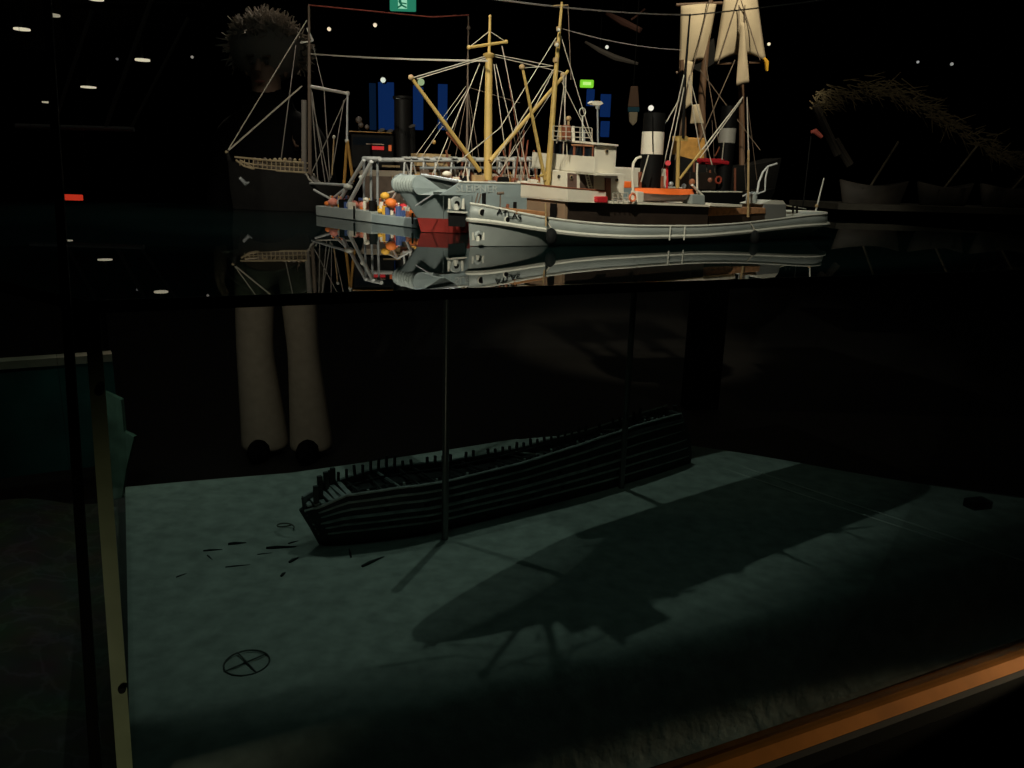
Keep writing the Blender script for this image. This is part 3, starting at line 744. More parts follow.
# ------------------------------------------------------------------ the grey ship with the bow roller
def build_roller_ship():
    O = atz(421, 232, ZW); th = math.radians(34); fr = Frame(O, th, ZW); q = fr.q; m = fr.m
    root = empty('roller_ship_model', (O.x, O.y, ZW), th, 'blue grey ship model with ribbed bow roller, red waterline and stout buff mast', 'ship model')
    HB = 0.10
    zt = q(450, 181.5, -.09).z; zk = q(440, 194.5, -.06).z; zb = q(455, 219.5, -.08).z
    Lh = 0.78
    Wt = lambda t: HB * min(1, max(0, t) / .10) ** .6
    Wk = lambda t: HB * min(1, max(0, t) / .13) ** .65
    Wb = lambda t: HB * .97 * min(1, max(0, t) / .16) ** .8
    Ww = lambda t: HB * .93 * min(1, max(0, t) / .2) ** .85
    uk = q(400, 194).x; u2 = q(417, 219).x
    up = q(446, 182, -.09).x - 0.0
    lk = (uk, Lh, Wk, lambda u, s: zk); lb = (u2, Lh, Wb, lambda u, s: zb); lw = (0, Lh, Ww, lambda u, s: .0005)
    loft([lk, lb], 50).build('hull', M_slate, root)
    loft([lb, lw], 50, cap='bottom').build('boot_topping', M_red, root)
    # side plating above the knuckle starts aft of the open bow
    s0 = q(440, 190, -HB).x
    for s in (-1, 1):
        MB().prism([(s0 + .0, s * HB, zk), (s0 + .055, s * HB, zt), (Lh, s * HB, zt), (Lh, s * HB, zk)], (0, -s * .004, 0)).build('side_plating', M_slate, root, False)
    MB().bbox((s0, -HB + .004, zk), (Lh, HB - .004, zk + .006)).build('deck', M_greyd, root, False)
    MB().bbox((s0 + .05, -HB + .004, zt - .012), (Lh, HB - .004, zt - .006)).build('upper_deck', M_wood, root, False)
    MB().path([(s0 + .05, -HB, zt), (Lh, -HB, zt)], .0022, 6).build('rail_cap', M_pale, root)
    # the roller: grooved drum across the bow between two cheek plates
    p = q(420.5, 185, -.062); R_ = m(9.2)
    prof = []
    for k in range(29):
        h = -.05 + .10 * k / 28; prof.append((R_ * (1.0 if k % 4 < 2 else .86), h))
    prof = [(0, -.05)] + prof + [(0, .05)]
    c = Vector((q(421, 185, -.055).x, 0, p.z))
    MB().lathe(prof, c, 'Y', 26).build('bow_roller', mat('roller_steel', (.30, .35, .34), .45, var=.15, scale=20), root)
    for s in (-1, 1):
        poly = []
        for k in range(13):
            a = PI / 2 + PI * k / 12
            poly.append(Vector((c.x + R_ * 1.03 * math.cos(a), s * .054, c.z + R_ * 1.03 * math.sin(a))))
        poly += [Vector((s0 + .09, s * .095, zk)), Vector((s0 + .10, s * .095, zk + .006)), Vector((c.x + .045, s * .066, c.z - R_ * .35))]
        MB().prism(poly, (0, .004 * s, 0)).build('cheek_plate', M_slate, root, False)
        MB().path([(c.x, s * .056, c.z + R_), (s0 + .06, s * .097, zt)], .004, 6).build('bow_rail', M_steel, root)
    MB().prism([(c.x + .01, -.056, c.z + R_ * .9), (s0 + .10, -.094, zt - .003), (s0 + .07, -.094, zk + .004), (c.x + .05, -.068, zk + .006)], (0, .004, 0)).build('recess_shade', M_greyd, root, False)  # dark plate, the shade of the bow recess put in its grey
    # anchor in its recess
    p = q(456, 203.5, -HB)
    MB().lathe([(m(5.6), -.004), (m(6.8), 0), (m(5.6), .004)], p, 'Y', 20).build('anchor_pocket', M_grey, root)
    MB().lathe([(0, -.006), (m(2.6), -.006), (m(2.6), 0), (0, 0)], p - Vector((0, 0, 0)), 'Y', 14).build('hawse_hole', M_black, root)
    for dx, dy in ((-6.5, -1), (7, -1)):
        MB().tube(q(456 + dx, 209, -HB - .008), q(456 + dx * 1.05, 199.5 + dy, -HB - .008), m(1.7), m(1.0), 8).build('anchor_fluke', M_pale, root)
    MB().tube(q(456, 204, -HB - .009), q(456.5, 210, -HB - .009), m(1.6), m(2.4)).build('anchor_shank', M_pale, root)
    a, b = q(447, 210.5, -HB - .002), q(465, 211.5, -HB - .002)
    MB().prism([a, b, b - Vector((0, 0, .004)), a - Vector((0, 0, .004))], (0, -.012, 0)).build('anchor_shelf', M_pale, root, False)
    a, b = q(448, 212, -HB - .001), q(464.5, 213, -HB - .001); c2, d2 = q(464, 227, -HB - .001), q(448.5, 226, -HB - .001)
    MB().prism([a, b, c2, d2], (0, -.006, 0)).build('bow_fender', M_rubber, root, False)
    line(fr, root, q(432, 195, -.1), q(415, 206, -.1), .0016, M_steel, 'mooring_line')
    # plating seams
    for x in (443.5, 472):
        a, b = q(x, 196, -HB - .0005), q(x, 219, -HB - .0005); MB().tube(a, b, .0008).build('plate_seam', M_greyd, root)
    # name
    text_obj('SLEIPNER', .024, q(477, 189, -HB) + Vector((0, -.001, 0)), root, mat('pale_letters', (.42, .46, .45), .5), squash=1.2)
    # mast and derricks
    MB().path([q(488, 184), q(488.3, 120), q(489, 57)], [m(4.4), m(4.1), m(3.5)], 16).build('derrick_mast', M_buff, root)
    MB().tube(q(489, 57), q(490, 17), m(1.7), m(1.1), 10).build('topmast', M_buff, root)
    MB().ball(q(490, 16.5), m(1.7)).build('truck', M_buff, root)
    MB().tube(q(469, 47.5), q(506, 42), m(1.5), m(1.5), 8).build('cross_yard', M_buff, root)
    for x, y in ((469, 47.5), (506, 42)): MB().ball(q(x, y), m(2.2)).build('yard_end', M_buff, root); line(fr, root, q(x, y), q(489.6, 31), .0011)
    MB().lathe([(m(3), m(-3)), (m(5.5), m(-1)), (m(6.5), m(1.5)), (m(3), m(3))], q(489, 56), 'Z', 14).build('mast_collar', M_buff, root)
    MB().tube(q(480, 171, -.02), q(411.5, 78, -.02), m(2.2), m(1.6), 10).build('derrick_boom', M_buff, root)
    MB().ball(q(411, 77.5, -.02), m(2.8)).build('boom_head', M_tan, root)
    MB().tube(q(490, 161, -.02), q(568, 71, -.02), m(2.3), m(1.7), 10).build('derrick_boom', M_buff, root)
    MB().ball(q(563, 75, -.02), m(3.0)).build('boom_head', M_tan, root)
    for a, b in (((486, 56), (412, 78)), ((486, 58), (417, 79)), ((492, 54), (553, 66)), ((492, 56), (562, 72)), ((480, 63), (430, 180)), ((484, 66), (463, 178)), ((494, 64), (509, 180)), ((496, 64), (524, 178)),
                 ((502, 46), (515, 110)), ((515, 110), (528, 178)), ((474, 165), (448, 130)), ((561, 78), (500, 172)), ((565, 78), (552, 180)), ((553, 72), (504, 166)), ((417, 83), (447, 132))):
        line(fr, root, q(*a), q(*b), .0011)
    MB().tube(q(447, 132, -.01), q(471, 161, -.01), .0036).build('boom_tackle', M_redbrown, root)
    # deck clutter: winches, rails, lockers and crew gear
    rl = MB()
    for x in range(497, 546, 8): rl.tube(q(x, 183, .06), q(x, 160, .06), .0012)
    for y in (160, 167, 175): rl.tube(q(497, y, .06), q(545, y + 1, .06), .001)
    rl.build('deck_railing', M_rope, root)
    for i in range(26):
        x = random.uniform(450, 545); y = random.uniform(172, 180); v = random.uniform(-.06, .07); hgt = m(random.uniform(4, 10))
        pz = q(x, 181, v); pz.z = zt - .006
        mt = random.choice([M_redbrown, M_tan, M_redbrown, M_ochre, M_black, M_steel, M_white])
        if i % 3 == 0: MB().tube(pz, pz + Vector((random.uniform(-.006, .006), 0, hgt * 1.7)), .003, .002).build('deck_fitting', mt, root)
        elif i % 3 == 1: MB().box(pz + Vector((0, 0, hgt / 2)), (random.uniform(.01, .03), .014, hgt)).build('deck_locker', mt, root, False, .001)
        else: MB().tube(pz + Vector((-.012, 0, hgt * .5)), pz + Vector((.012, 0, hgt * .5)), hgt * .5).build('winch', mt, root)
    MB().ball(q(447, 174, -.04), m(3.6), (1.4, 1, .8)).build('white_bundle', M_white, root)
    for x0, y0, x1, y1 in ((500, 178, 506, 164), (505, 180, 493, 170), (515, 180, 519, 148), (523, 180, 528, 140), (529, 178, 521, 142), (536, 180, 534, 150)):
        MB().tube(q(x0, y0, .03), q(x1, y1, .03), .0024).build('deck_post', random.choice([M_redbrown, M_redbrown, M_tan]), root)
    MB().bbox((Lh - .25, -.07, zt - .006), (Lh - .03, .07, zt + .05)).build('after_house', M_white, root, False, .004)
build_roller_ship()

# ------------------------------------------------------------------ the pontoon with its sheer legs
def build_pontoon():
    Pl = atz(316, 215.5, ZW); Pr = atz(417, 228.5, ZW)
    th = math.atan2(Pr.y - Pl.y, Pr.x - Pl.x); fr = Frame(Pl, th, ZW); q = fr.q; m = fr.m
    root = empty('pontoon_model', (Pl.x, Pl.y, ZW), th, 'low grey salvage pontoon model crowded with coloured gear and white tube frames', 'pontoon')
    Lp = (Pr - Pl).length
    z1 = q(360, 212.5).z; z1 = q(400, 216.8).z
    umid = q(371, 220).x
    MB().bbox((0, .0, .0005), (umid, .15, q(340, 208.2).z)).build('float', M_grey, root, False, .002)
    MB().bbox((umid, 0, .0005), (Lp, .15, z1)).build('float', M_slate, root, False, .002)
    for x in (354, 412.5): MB().tube(q(x, 224 if x > 380 else 219, -.006), q(x, 206 if x < 380 else 213, -.006), m(.9)).build('fender_post', M_black, root)
    deck = lambda u: q(340, 208.2).z if u < umid else z1
    # loose-looking gear fixed to the deck
    for i in range(118):
        u = random.uniform(.02, Lp - .02); v = random.uniform(.010, .13); z = deck(u)
        mt = random.choice(M_figs); r = random.uniform(.006, .013); k = i % 4
        if k == 0: MB().tube((u, v, z), (u, v, z + r * 2.4), r * .8, None, 10).build('drum', mt, root)
        elif k == 1: MB().ball((u, v, z + r), r, (1.3, 1, .9)).build('float_buoy', random.choice(M_figs[:2] + [M_figs[4], M_redb]), root)
        elif k == 2: MB().box((u, v, z + r), (r * 2, r * 1.6, r * 2), random.uniform(0, 1)).build('crate', mt, root, False, .001)
        else:
            mb = MB(); mb.path([(u, v, z), (u, v, z + .018), (u, v, z + .027)], [.004, .0055, .003], 8); mb.ball((u, v, z + .031), .0036)
            mb.build('crew_figure', mt, root)
    for (x, y, r, mt) in ((333, 202, 4.2, M_figs[1]), (344, 205, 3, M_figs[1]), (385, 196, 3.6, M_figs[0]), (391, 203, 4.5, M_figs[4]), (386.5, 209, 2.2, M_white), (366, 200, 2.5, M_white)):
        p = q(x, y, .02); MB().ball(p, m(r) * 1.15, (1.1, 1, .8)).build('float_buoy', mt, root)
    # sheer legs: two inclined legs, uprights, head beam and stays
    T = M_tube
    for a, b, r, v in (((338, 203), (364, 160), 1.7, .03), ((347, 207), (371.5, 161.5), 1.8, .02), ((328, 202), (346, 188), 1.2, .03), ((314, 190), (329, 198), 1.2, .04)):
        MB().tube(q(*a, v), q(*b, v), m(r), None, 8).build('inclined_leg', T, root)
    for x, v in ((364, .09), (371, .05), (377.5, .06)):
        MB().tube(q(x, 206, v), q(x, 159, v), m(1.2), None, 8).build('upright', M_steel, root)
    MB().tube(q(363.5, 158.5, .05), q(380, 158.8, .05), m(1.9), None, 8).build('head_beam', T, root)
    MB().tube(q(300, 183, .1), q(348, 185, .03), m(1.3)).build('gangway_tube', T, root)
    for a, b in (((388, 193), (397, 190.5)), ((397, 190.5), (410, 201)), ((410, 202), (404, 215)), ((397, 191), (388, 206)), ((404, 199), (411, 201.5))):
        MB().tube(q(*a, .03), q(*b, .03), m(.9)).build('small_frame', T, root)
    p = q(348, 186.5, .03); MB().ball(p, m(4.0), (1.6, 1, .8)).build('pulley_block', M_pale, root)
    MB().ball(q(361, 177.5, .02), m(2.2)).build('pulley_block', M_pale, root)
    # tripod mast behind
    MB().tube(q(344, 186, .1), q(347, 141, .1), m(1.7), m(1.3)).build('tripod_leg', M_ochre, root)
    MB().tube(q(353, 182, .12), q(347.5, 141, .1), m(1.7), m(1.3)).build('tripod_leg', M_ochre, root)
    MB().ball(q(347, 141, .1), m(2.2)).build('tripod_head', M_pale, root)
    MB().tube(q(347, 141, .1), q(347.5, 94, .1), m(1.1), m(.9)).build('tripod_pole', T, root)
build_pontoon()

# ------------------------------------------------------------------ pipe gantry barge behind the roller ship
def build_barge():
    O = atz(385, 219, ZW); O = Vector((-.34, 2.74, ZW)); th = math.radians(27); fr = Frame(O, th, ZW); q = fr.q; m = fr.m
    root = empty('work_barge_model', (O.x, O.y, ZW), th, 'flat work barge model with long grey pipe gantry and brown cargo behind the bow roller', 'barge')
    zd = q(420, 184).z; Lb = q(545, 184).x
    MB().bbox((0, -.03, .0005), (Lb, .16, zd)).build('hull', M_brnhull, root, False, .003)
    MB().tube(q(368, 160), q(536, 159.5), m(2.2), None, 10).build('gantry_pipe', M_tube, root)
    MB().tube(q(420, 168), q(536, 168), m(1.4), None, 8).build('gantry_pipe', M_steel, root)
    for x in (405, 412, 424, 436, 452, 470, 500, 515, 530):
        MB().tube(q(x - 2, 183), q(x, 158), m(1.0)).build('trestle_leg', M_tube, root)
        MB().tube(q(x, 158), q(x + 6, 183, .05), m(.9)).build('trestle_leg', M_tube, root)
        MB().box(q(x + 1, 157.6), (.02, .03, .006)).build('trestle_cap', M_tube, root, False)
    # stacked planks under the lamp
    for k in range(6):
        y = 179 - k * 4.4
        MB().bbox(q(417, y, .06), q(444, y - 2.2, .12)).build('plank_stack', M_tan if k % 2 else M_wood, root, False)
    MB().ball(q(434, 142, .08), m(2.4)).build('lamp_cap', mat('brass', (.6, .35, .1), .3), root)
    for i in range(22):
        x = random.uniform(395, 540); v = random.uniform(0, .12); p = q(x, 184, v); p.z = zd; hgt = m(random.uniform(5, 15))
        MB().box(p + Vector((0, 0, hgt / 2)), (random.uniform(.012, .04), .02, hgt), random.uniform(-.4, .4)).build('cargo_crate', random.choice([M_redbrown, M_brown, M_tan, M_brnhull, M_ochre]), root, False, .001)
    for x0, y0, x1, y1 in ((452, 183, 446, 150), (460, 183, 464, 148), (507, 183, 511, 138), (511, 183, 503, 150), (520, 182, 524, 130)):
        MB().tube(q(x0, y0, .05), q(x1, y1, .05), .0036).build('spar', M_redbrown, root)
    # dark signal mast with its fan of lines
    MB().tube(q(466.5, 184, .05), q(468.5, 16, .05), m(1.4), m(.7)).build('signal_mast', M_dkrope, root)
    MB().ball(q(468.5, 28, .05), m(2.2)).build('mast_block', M_dkrope, root)
    for a, b, mt in (((466, 86), (416, 155), M_rope), ((467, 90), (421, 158), M_rope), ((467, 88), (440, 175), M_dkrope), ((468, 90), (452, 175), M_dkrope), ((468, 90), (482, 175), M_dkrope), ((468, 87), (520, 103), M_dkrope), ((468, 92), (474, 178), M_dkrope), ((503, 47), (520, 150), M_redbrown)):
        line(fr, root, q(*a, .05), q(*b, .05), .0014, mt)
build_barge()

# ------------------------------------------------------------------ steamer with dark wheelhouse
def build_steamer():
    O = atz(352, 212, ZW); O = Vector((-.64, 3.0, ZW)); th = math.radians(12); fr = Frame(O, th, ZW); q = fr.q; m = fr.m
    root = empty('steamer_model', (O.x, O.y, ZW), th, 'dark steamer model with yellow edged wheelhouse roof, black funnel and red cabin lamp', 'ship model')
    Ls = .62; HB = .075
    W = lambda t: HB * math.sin(PI * min(1, max(0, .06 + .88 * t))) ** .5
    zt = q(375, 170, -HB).z; zm = q(375, 176, -HB).z
    u0_ = q(361, 175, -HB).x; Ls += u0_
    loft([(u0_ - .01, Ls, W, lambda u, s: zt), (u0_, Ls - .01, lambda t: W(t) * .98, lambda u, s: zm)], 40).build('rubbing_band', mat('cream_band', (.5, .42, .32), .5), root)
    loft([(u0_, Ls - .01, lambda t: W(t) * .98, lambda u, s: zm), (u0_ + .03, Ls - .03, lambda t: W(t) * .85, lambda u, s: .0005)], 40, cap='bottom').build('hull', M_brnhull, root)
    loft([(u0_ - .01, Ls, lambda t: W(t) * .96, lambda u, s: zt - .004), (u0_ - .01, Ls, lambda t: W(t) * .96, lambda u, s: zt - .008)], 40, cap='both').build('deck', M_brown, root)
    def slab(x0, x1, y0, y1, v0, v1, name, mt, bevel=0): return MB().bbox(q(x0, y0, v0), q(x1, y1, v0) + Vector((0, v1 - v0, 0))).build(name, mt, root, False, bevel)
    slab(351, 394, 134, 169, -.055, .055, 'wheelhouse', M_dkship, .004)
    slab(349, 392, 130.8, 133.5, -.065, .065, 'roof', M_ochre, .003)
    slab(353, 390, 137, 146, -.056, -.05, 'window_strip', M_pane)
    slab(366, 384, 143.4, 145, -.058, -.05, 'lamp_hood', mat('hood', (.5, .35, .25), .5))
    slab(372, 384, 146, 150, -.058, -.05, 'red_lamp', mat('red_glow', (.4, .01, .01), .5, emit=(1, .03, .04), estr=.38))
    slab(388.5, 391.5, 145, 151, -.058, -.05, 'lantern', mat('amber_glow', (.4, .1, .02), .5, emit=(1, .17, .04), estr=.35))
    slab(382, 400, 165, 167.5, -.056, -.05, 'door_sill', M_tan)
    c = q(403, 165); rr = m(8.6)
    MB().lathe([(rr, zt - .005), (rr * .98, q(403, 100).z), (rr * 1.12, q(403, 99).z), (rr * 1.12, q(403, 96.5).z), (rr * .8, q(403, 96.5).z)], (c.x, 0, 0), 'Z', 24).build('funnel', mat('funnel_black', (.014, .013, .012), .5, spec=.25), root)
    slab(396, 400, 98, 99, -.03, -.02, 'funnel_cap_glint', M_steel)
    for (x, y) in ((382.5, 130), (391, 131), (413, 126)):
        MB().path([q(x, y + 14, -.04), q(x, y + 3, -.04), q(x - 1, y, -.045)], [m(1.6), m(1.6), m(3.6)], 12).build('cowl_vent', mat('vent_grey', (.12, .11, .10), .4), root)
    MB().tube(q(413, 163, -.04), q(412, 128, -.04), m(3.2), m(3.2)).build('boiler_vent', M_dkship, root)
    for (x, y, r) in ((359, 120, 3.4), (361, 125, 2.6), (367, 127, 2.4)): MB().ball(q(x, y), m(r)).build('roof_lamp', mat('roof_lamp_grey', (.14, .12, .11), .4), root)
    MB().tube(q(359, 131), q(359, 120), m(1)).build('lamp_post', M_dkship, root)
build_steamer()

# ------------------------------------------------------------------ dark trawler at the left
def build_trawler():
    O = Vector(aty(232, 207, 2.95)); O.z = ZW; th = math.radians(6); fr = Frame(O, th, ZW); q = fr.q; m = fr.m
    root = empty('trawler_model', (O.x, O.y, ZW), th, 'black sailing trawler model with tan bulwark rails and tall dark mast at far left', 'ship model')
    ub, ue = q(228, 160).x, q(352, 184).x; HB = .09
    W = lambda t: HB * min(1, max(0, t) / .32) ** .7 * (1 - .3 * max(0, (t - .75) / .25) ** 2)
    Ww = lambda t: HB * .85 * min(1, max(0, t) / .4) ** .9 * (1 - .5 * max(0, (t - .75) / .25) ** 2)
    zs = side_curve(fr, [(228, 160), (240, 164), (252, 168), (280, 171), (304, 173), (309, 178), (318, 184), (345, 185), (352, 184)], W, ub, ue)
    lk = (ub, ue, W, lambda u, s: zs(u))
    loft([lk, (q(230, 190).x, ue - .02, lambda t: W(t) * .97, lambda u, s: zs(u) * .45), (q(233, 205).x, ue - .06, Ww, lambda u, s: .0005)], 50, cap='bottom').build('hull', M_dkship, root)
    loft([(ub + .004, ue - .004, lambda t: W(t) * .97, lambda u, s: zs(u) - .004), (ub + .004, ue - .004, lambda t: W(t) * .97, lambda u, s: zs(u) - .008)], 50, cap='both').build('deck', M_brown, root)
    # rails: sheer strake, top rail, stanchions
    def rail(pix, r, name, mt):
        for s in (-1, 1):
            pts = []
            for (x, y) in pix:
                v = 0
                for _ in range(5):
                    p = q(x, y, v); v = -W(min(1, max(0, (p.x - ub) / (ue - ub))))
                pts.append((p.x, s * -p.y if s > 0 else p.y, p.z))
            MB().path(pts, r, 6).build(name, mt, root)
    M_trail = mat('tan_rail', (.42, .33, .20), .5)
    rail([(235, 157), (245, 158), (270, 160.5), (304, 162.5)], .0032, 'top_rail', M_trail)
    rail([(238, 162), (250, 164), (275, 166), (304, 168)], .0018, 'middle_rail', M_trail)
    rail([(236, 160), (244, 166), (252, 168.5), (280, 171), (305, 172.5)], .0034, 'sheer_strake', M_trail)
    rail([(306, 173), (309, 179), (314, 183.5), (330, 185), (350, 184.5)], .0034, 'waist_rail', mat('pale_waist', (.45, .42, .36), .5))
    zb = q(270, 171, -.08).z; zt2 = q(270, 160.5, -.08).z
    for i in range(15):
        x = 240 + i * 4.5; v = 0
        for _ in range(5):
            p = q(x, 165, v); v = -W(min(1, max(0, (p.x - ub) / (ue - ub))))
        MB().tube(q(x, 159 + (x - 240) * .055, v), q(x, 166 + (x - 240) * .1, v), .0016).build('rail_stanchion', M_trail, root)
    MB().prism([q(252, 162, -.06), q(304, 164, -.07), q(304, 171, -.07), q(252, 167, -.06)], (0, .004, 0)).build('bulwark_boards', mat('bulwark_board', (.14, .11, .08), .6), root, False)
    for i in range(10):
        x = 255 + i * 5; p = q(x, 160, -.02)
        MB().ball(p, m(random.uniform(1.4, 2.4))).build('deck_gear', random.choice([M_trail, M_dkrope, M_tan]), root)
    MB().ball(q(227, 152), m(2)).build('stem_head', M_trail, root)
    MB().tube(q(230, 162), q(227, 150), m(2.2), m(1.6)).build('stem', M_dkship, root)
    MB().path([q(240, 178, -.05), q(246, 184, -.055), q(250, 182, -.06)], [m(1.6), m(2.2), m(1)], 8).build('anchor', M_steel, root)
    # masts and gaff
    MB().path([q(310, 176), q(309.5, 90), q(309, 4)], [m(2.0), m(1.8), m(1.0)], 10).build('main_mast', M_dkrope, root)
    MB().tube(q(310, 86.5), q(347, 93.5), m(1.7), m(1.5)).build('gaff', mat('gaff_grey', (.42, .40, .35), .5), root)
    MB().ball(q(347.5, 93.5), m(2.4)).build('gaff_end', M_pale, root)
    line(fr, root, q(307, 20), q(228, 150), .0020, M_rope); line(fr, root, q(302, 86), q(229, 150), .0030, M_rope)
    MB().tube(q(307, 28), q(313, 41), m(1.0)).build('spreader', M_pale, root); MB().tube(q(300, 43), q(313, 41), m(.8)).build('spreader', M_pale, root)
    for a, b in (((309, 88), (311, 180)), ((311, 90), (318, 182)), ((312, 92), (325, 182)), ((312, 100), (329, 182)), ((313, 45), (324, 90)), ((324, 90), (330, 180)), ((346, 98), (312, 172)), ((344, 100), (331, 178)), ((296, 45), (281, 160))):
        line(fr, root, q(*a), q(*b), .0019, mat('grey_shroud', (.30, .27, .24), .7), 'shroud')
    line(fr, root, q(334, 136), q(332, 175), .003, M_tan, 'tackle'); MB().ball(q(334, 137), m(1.8)).build('tackle_block', M_pale, root)
    MB().tube(q(304, 100), q(304, 172), m(2.6)).build('furled_sail', mat('grey_canvas', (.22, .20, .18), .8), root)
build_trawler()

# ------------------------------------------------------------------ small black steamer behind the tug
def build_black_steamer():
    O = aty(655, 212, 3.1); O = Vector((O.x, O.y, ZW)); th = math.radians(22); fr = Frame(O, th, ZW); q = fr.q; m = fr.m
    root = empty('black_steamer_model', (O.x, O.y, ZW), th, 'black steamer model with white banded funnel and red winch, behind the tug stern', 'ship model')
    Lh = .52; HB = .07
    W = lambda t: HB * math.sin(PI * min(1, max(0, .04 + .9 * t))) ** .5
    zt = q(700, 192, -HB).z
    loft([(-.02, Lh, W, lambda u, s: zt + .02 * (2 * u / Lh - 1) ** 2), (0, Lh - .03, lambda t: W(t) * .9, lambda u, s: .0005)], 40, cap='both').build('hull', M_black, root)
    c = q(726, 150); rr = m(8.2)
    f = MB().lathe([(rr, zt - .01), (rr, q(726, 106).z), (rr * .85, q(726, 106).z)], (c.x, 0, 0), 'Z', 24).build('funnel', M_black, root)
    MB().lathe([(rr * .9, q(726, 143).z), (rr * 1.03, q(726, 143).z), (rr * 1.03, q(726, 128.5).z), (rr * .9, q(726, 128.5).z)], (c.x, 0, 0), 'Z', 24).build('white_band', mat('dull_white', (.36, .34, .30), .5), f)
    MB().bbox(q(706, 158, -.03), q(724, 165, -.03) + Vector((0, .05, 0))).build('red_winch', M_redb, root, False, .004)
    MB().tube(q(698, 160, -.03), q(728, 163, -.03), m(2)).build('winch_barrel', M_redb, root)
    MB().ring(q(718.5, 180, -.05), m(3.2), m(1), 'Y', 18).build('lifebuoy', mat('dull_red', (.4, .06, .03), .6), root)
    for (x, y0, y1) in ((694, 192, 160), (710, 192, 170), (735, 192, 168)): MB().tube(q(x, y0), q(x, y1), m(1.2)).build('deck_post', M_redbrown, root)
    MB().bbox(q(690, 172, -.04), q(716, 190, -.04) + Vector((0, .07, 0))).build('deckhouse', M_brown, root, False, .003)
    line(fr, root, q(724, 141, -.04), q(722, 160, -.04), .002); line(fr, root, q(721, 145), q(715, 156), .003, M_redbrown)
    for x0 in (704, 712, 742): line(fr, root, q(x0, 120), q(x0 + 4, 190), .0012, M_dkrope)
build_black_steamer()

# ------------------------------------------------------------------ big sailing ship model far behind
def build_sailer():
    Y = 4.6; O = aty(660, 230, Y); th = math.radians(10); zb = O.z; fr = Frame(O, th, zb); q = fr.q; m = fr.m
    root = empty('sailing_ship_model', (O.x, O.y, 0), th, 'large sailing ship model with cream square sails, far behind the tug masts', 'ship model')
    off = Vector((0, 0, zb))
    Q = lambda x, y, v=0: q(x, y, v) + off
    HB = .16; ub, ue = q(668, 190).x, q(770, 180).x
    W = lambda t: HB * math.sin(PI * min(1, max(0, .05 + .8 * t))) ** .5
    loft([(ub, ue, W, lambda u, s: Q(700, 165).z + .05 * (2 * (u - ub) / (ue - ub) - 1) ** 2), (ub, ue - .02, lambda t: W(t) * .98, lambda u, s: Q(700, 190).z), (ub + .06, ue - .1, lambda t: W(t) * .5, lambda u, s: Q(700, 232).z)], 40, cap='both').build('hull', M_black, root)
    MB().bbox((ub + .2, -.05, 0), (ub + .4, .05, Q(700, 231).z)).build('stand', M_black, root, False)
    MB().bbox(Q(681, 137, -.05), Q(704, 162, -.05) + Vector((0, .12, 0))).build('deckhouse', M_ochre, root, False, .008)
    M_sail = mat('cream_sail', (.55, .46, .32), .85, var=.1, scale=8)
    M_spar = mat('brown_spar', (.13, .075, .045), .5)
    MB().path([Q(701, 165), Q(702, 90), Q(712, -12)], [m(4.5), m(3.6), m(2)], 12).build('mast', M_spar, root)
    MB().path([Q(742, 165), Q(741, 60), Q(741, -14)], [m(3.0), m(2.6), m(1.6)], 12).build('mast', M_spar, root)
    MB().path([Q(683, 140), Q(682, 60)], [m(3.5), m(3)], 10).build('mast', M_spar, root)
    def sail(tl, tr, br, bl, belly, foot=0.0, n=14, v=0.0, name='square_sail'):
        b = MB(); g = []
        for i in range(n + 1):
            s = i / n; row = []
            for j in range(n + 1):
                t = j / n
                a = Vector(tl).lerp(Vector(tr), t); c = Vector(bl).lerp(Vector(br), t)
                c.y -= foot * math.sin(PI * t)
                p = a.lerp(c, s)
                x = p.x + (0 if True else 0)
                P_ = Q(x, p.y, v); P_.y -= belly * math.sin(PI * t) * math.sin(PI * (0.15 + .75 * s)); row.append(b.bm.verts.new(P_))
            g.append(row)
        for i in range(n):
            for j in range(n): b.bm.faces.new((g[i][j], g[i][j + 1], g[i + 1][j + 1], g[i + 1][j]))
        o = b.build(name, M_sail, root); o.modifiers.new('thick', 'SOLIDIFY').thickness = .003
        return o
    sail((681, 6), (716, 4), (706, 60), (679, 72), .05, 4)
    sail((724, -2), (757, -6), (766, 61), (714, 63), .07, 7)
    sail((741, 22), (744, 24), (749, 83), (736, 86), .02, 0, v=-.1, name='staysail')
    sail((684, 60), (693, 62), (692, 104), (684, 110), .01, 0, v=-.06, name='staysail')
    sail((692, 105), (699, 104), (704, 124), (690, 124), .02, 0, v=-.06, name='staysail')
    for a, b in (((676, 5), (722, 3)), ((720, -3), (760, -7)), ((711, 64), (768, 62)), ((676, 73), (708, 62))): MB().tube(Q(*a, .02), Q(*b, .02), m(1.5)).build('yard', M_spar, root)
    MB().prism([Q(708, 44), Q(714, 38), Q(716, 62), Q(700, 72), Q(692, 68)], (0, .06, 0)).build('dark_top', M_dkship, root, False)
    MB().path([Q(764, 58, -.05), Q(766.5, 62, -.05), Q(767, 71, -.05)], [m(1.5), m(2.3), m(1.2)], 8).build('gilt_ornament', mat('gilt', (.75, .42, .04), .4), root)
    for a, b in (((712, -10), (692, 72)), ((741, -10), (718, 64)), ((741, 0), (760, 60)), ((739, 5), (739, 60)), ((745, 5), (744, 60)), ((700, 70), (760, 150)), ((690, 75), (675, 160)), ((705, 60), (720, 150)), ((735, 60), (700, 140))): line(fr, root, Q(*a, -.08), Q(*b, -.08), .003, M_dkrope, 'shroud')
build_sailer()

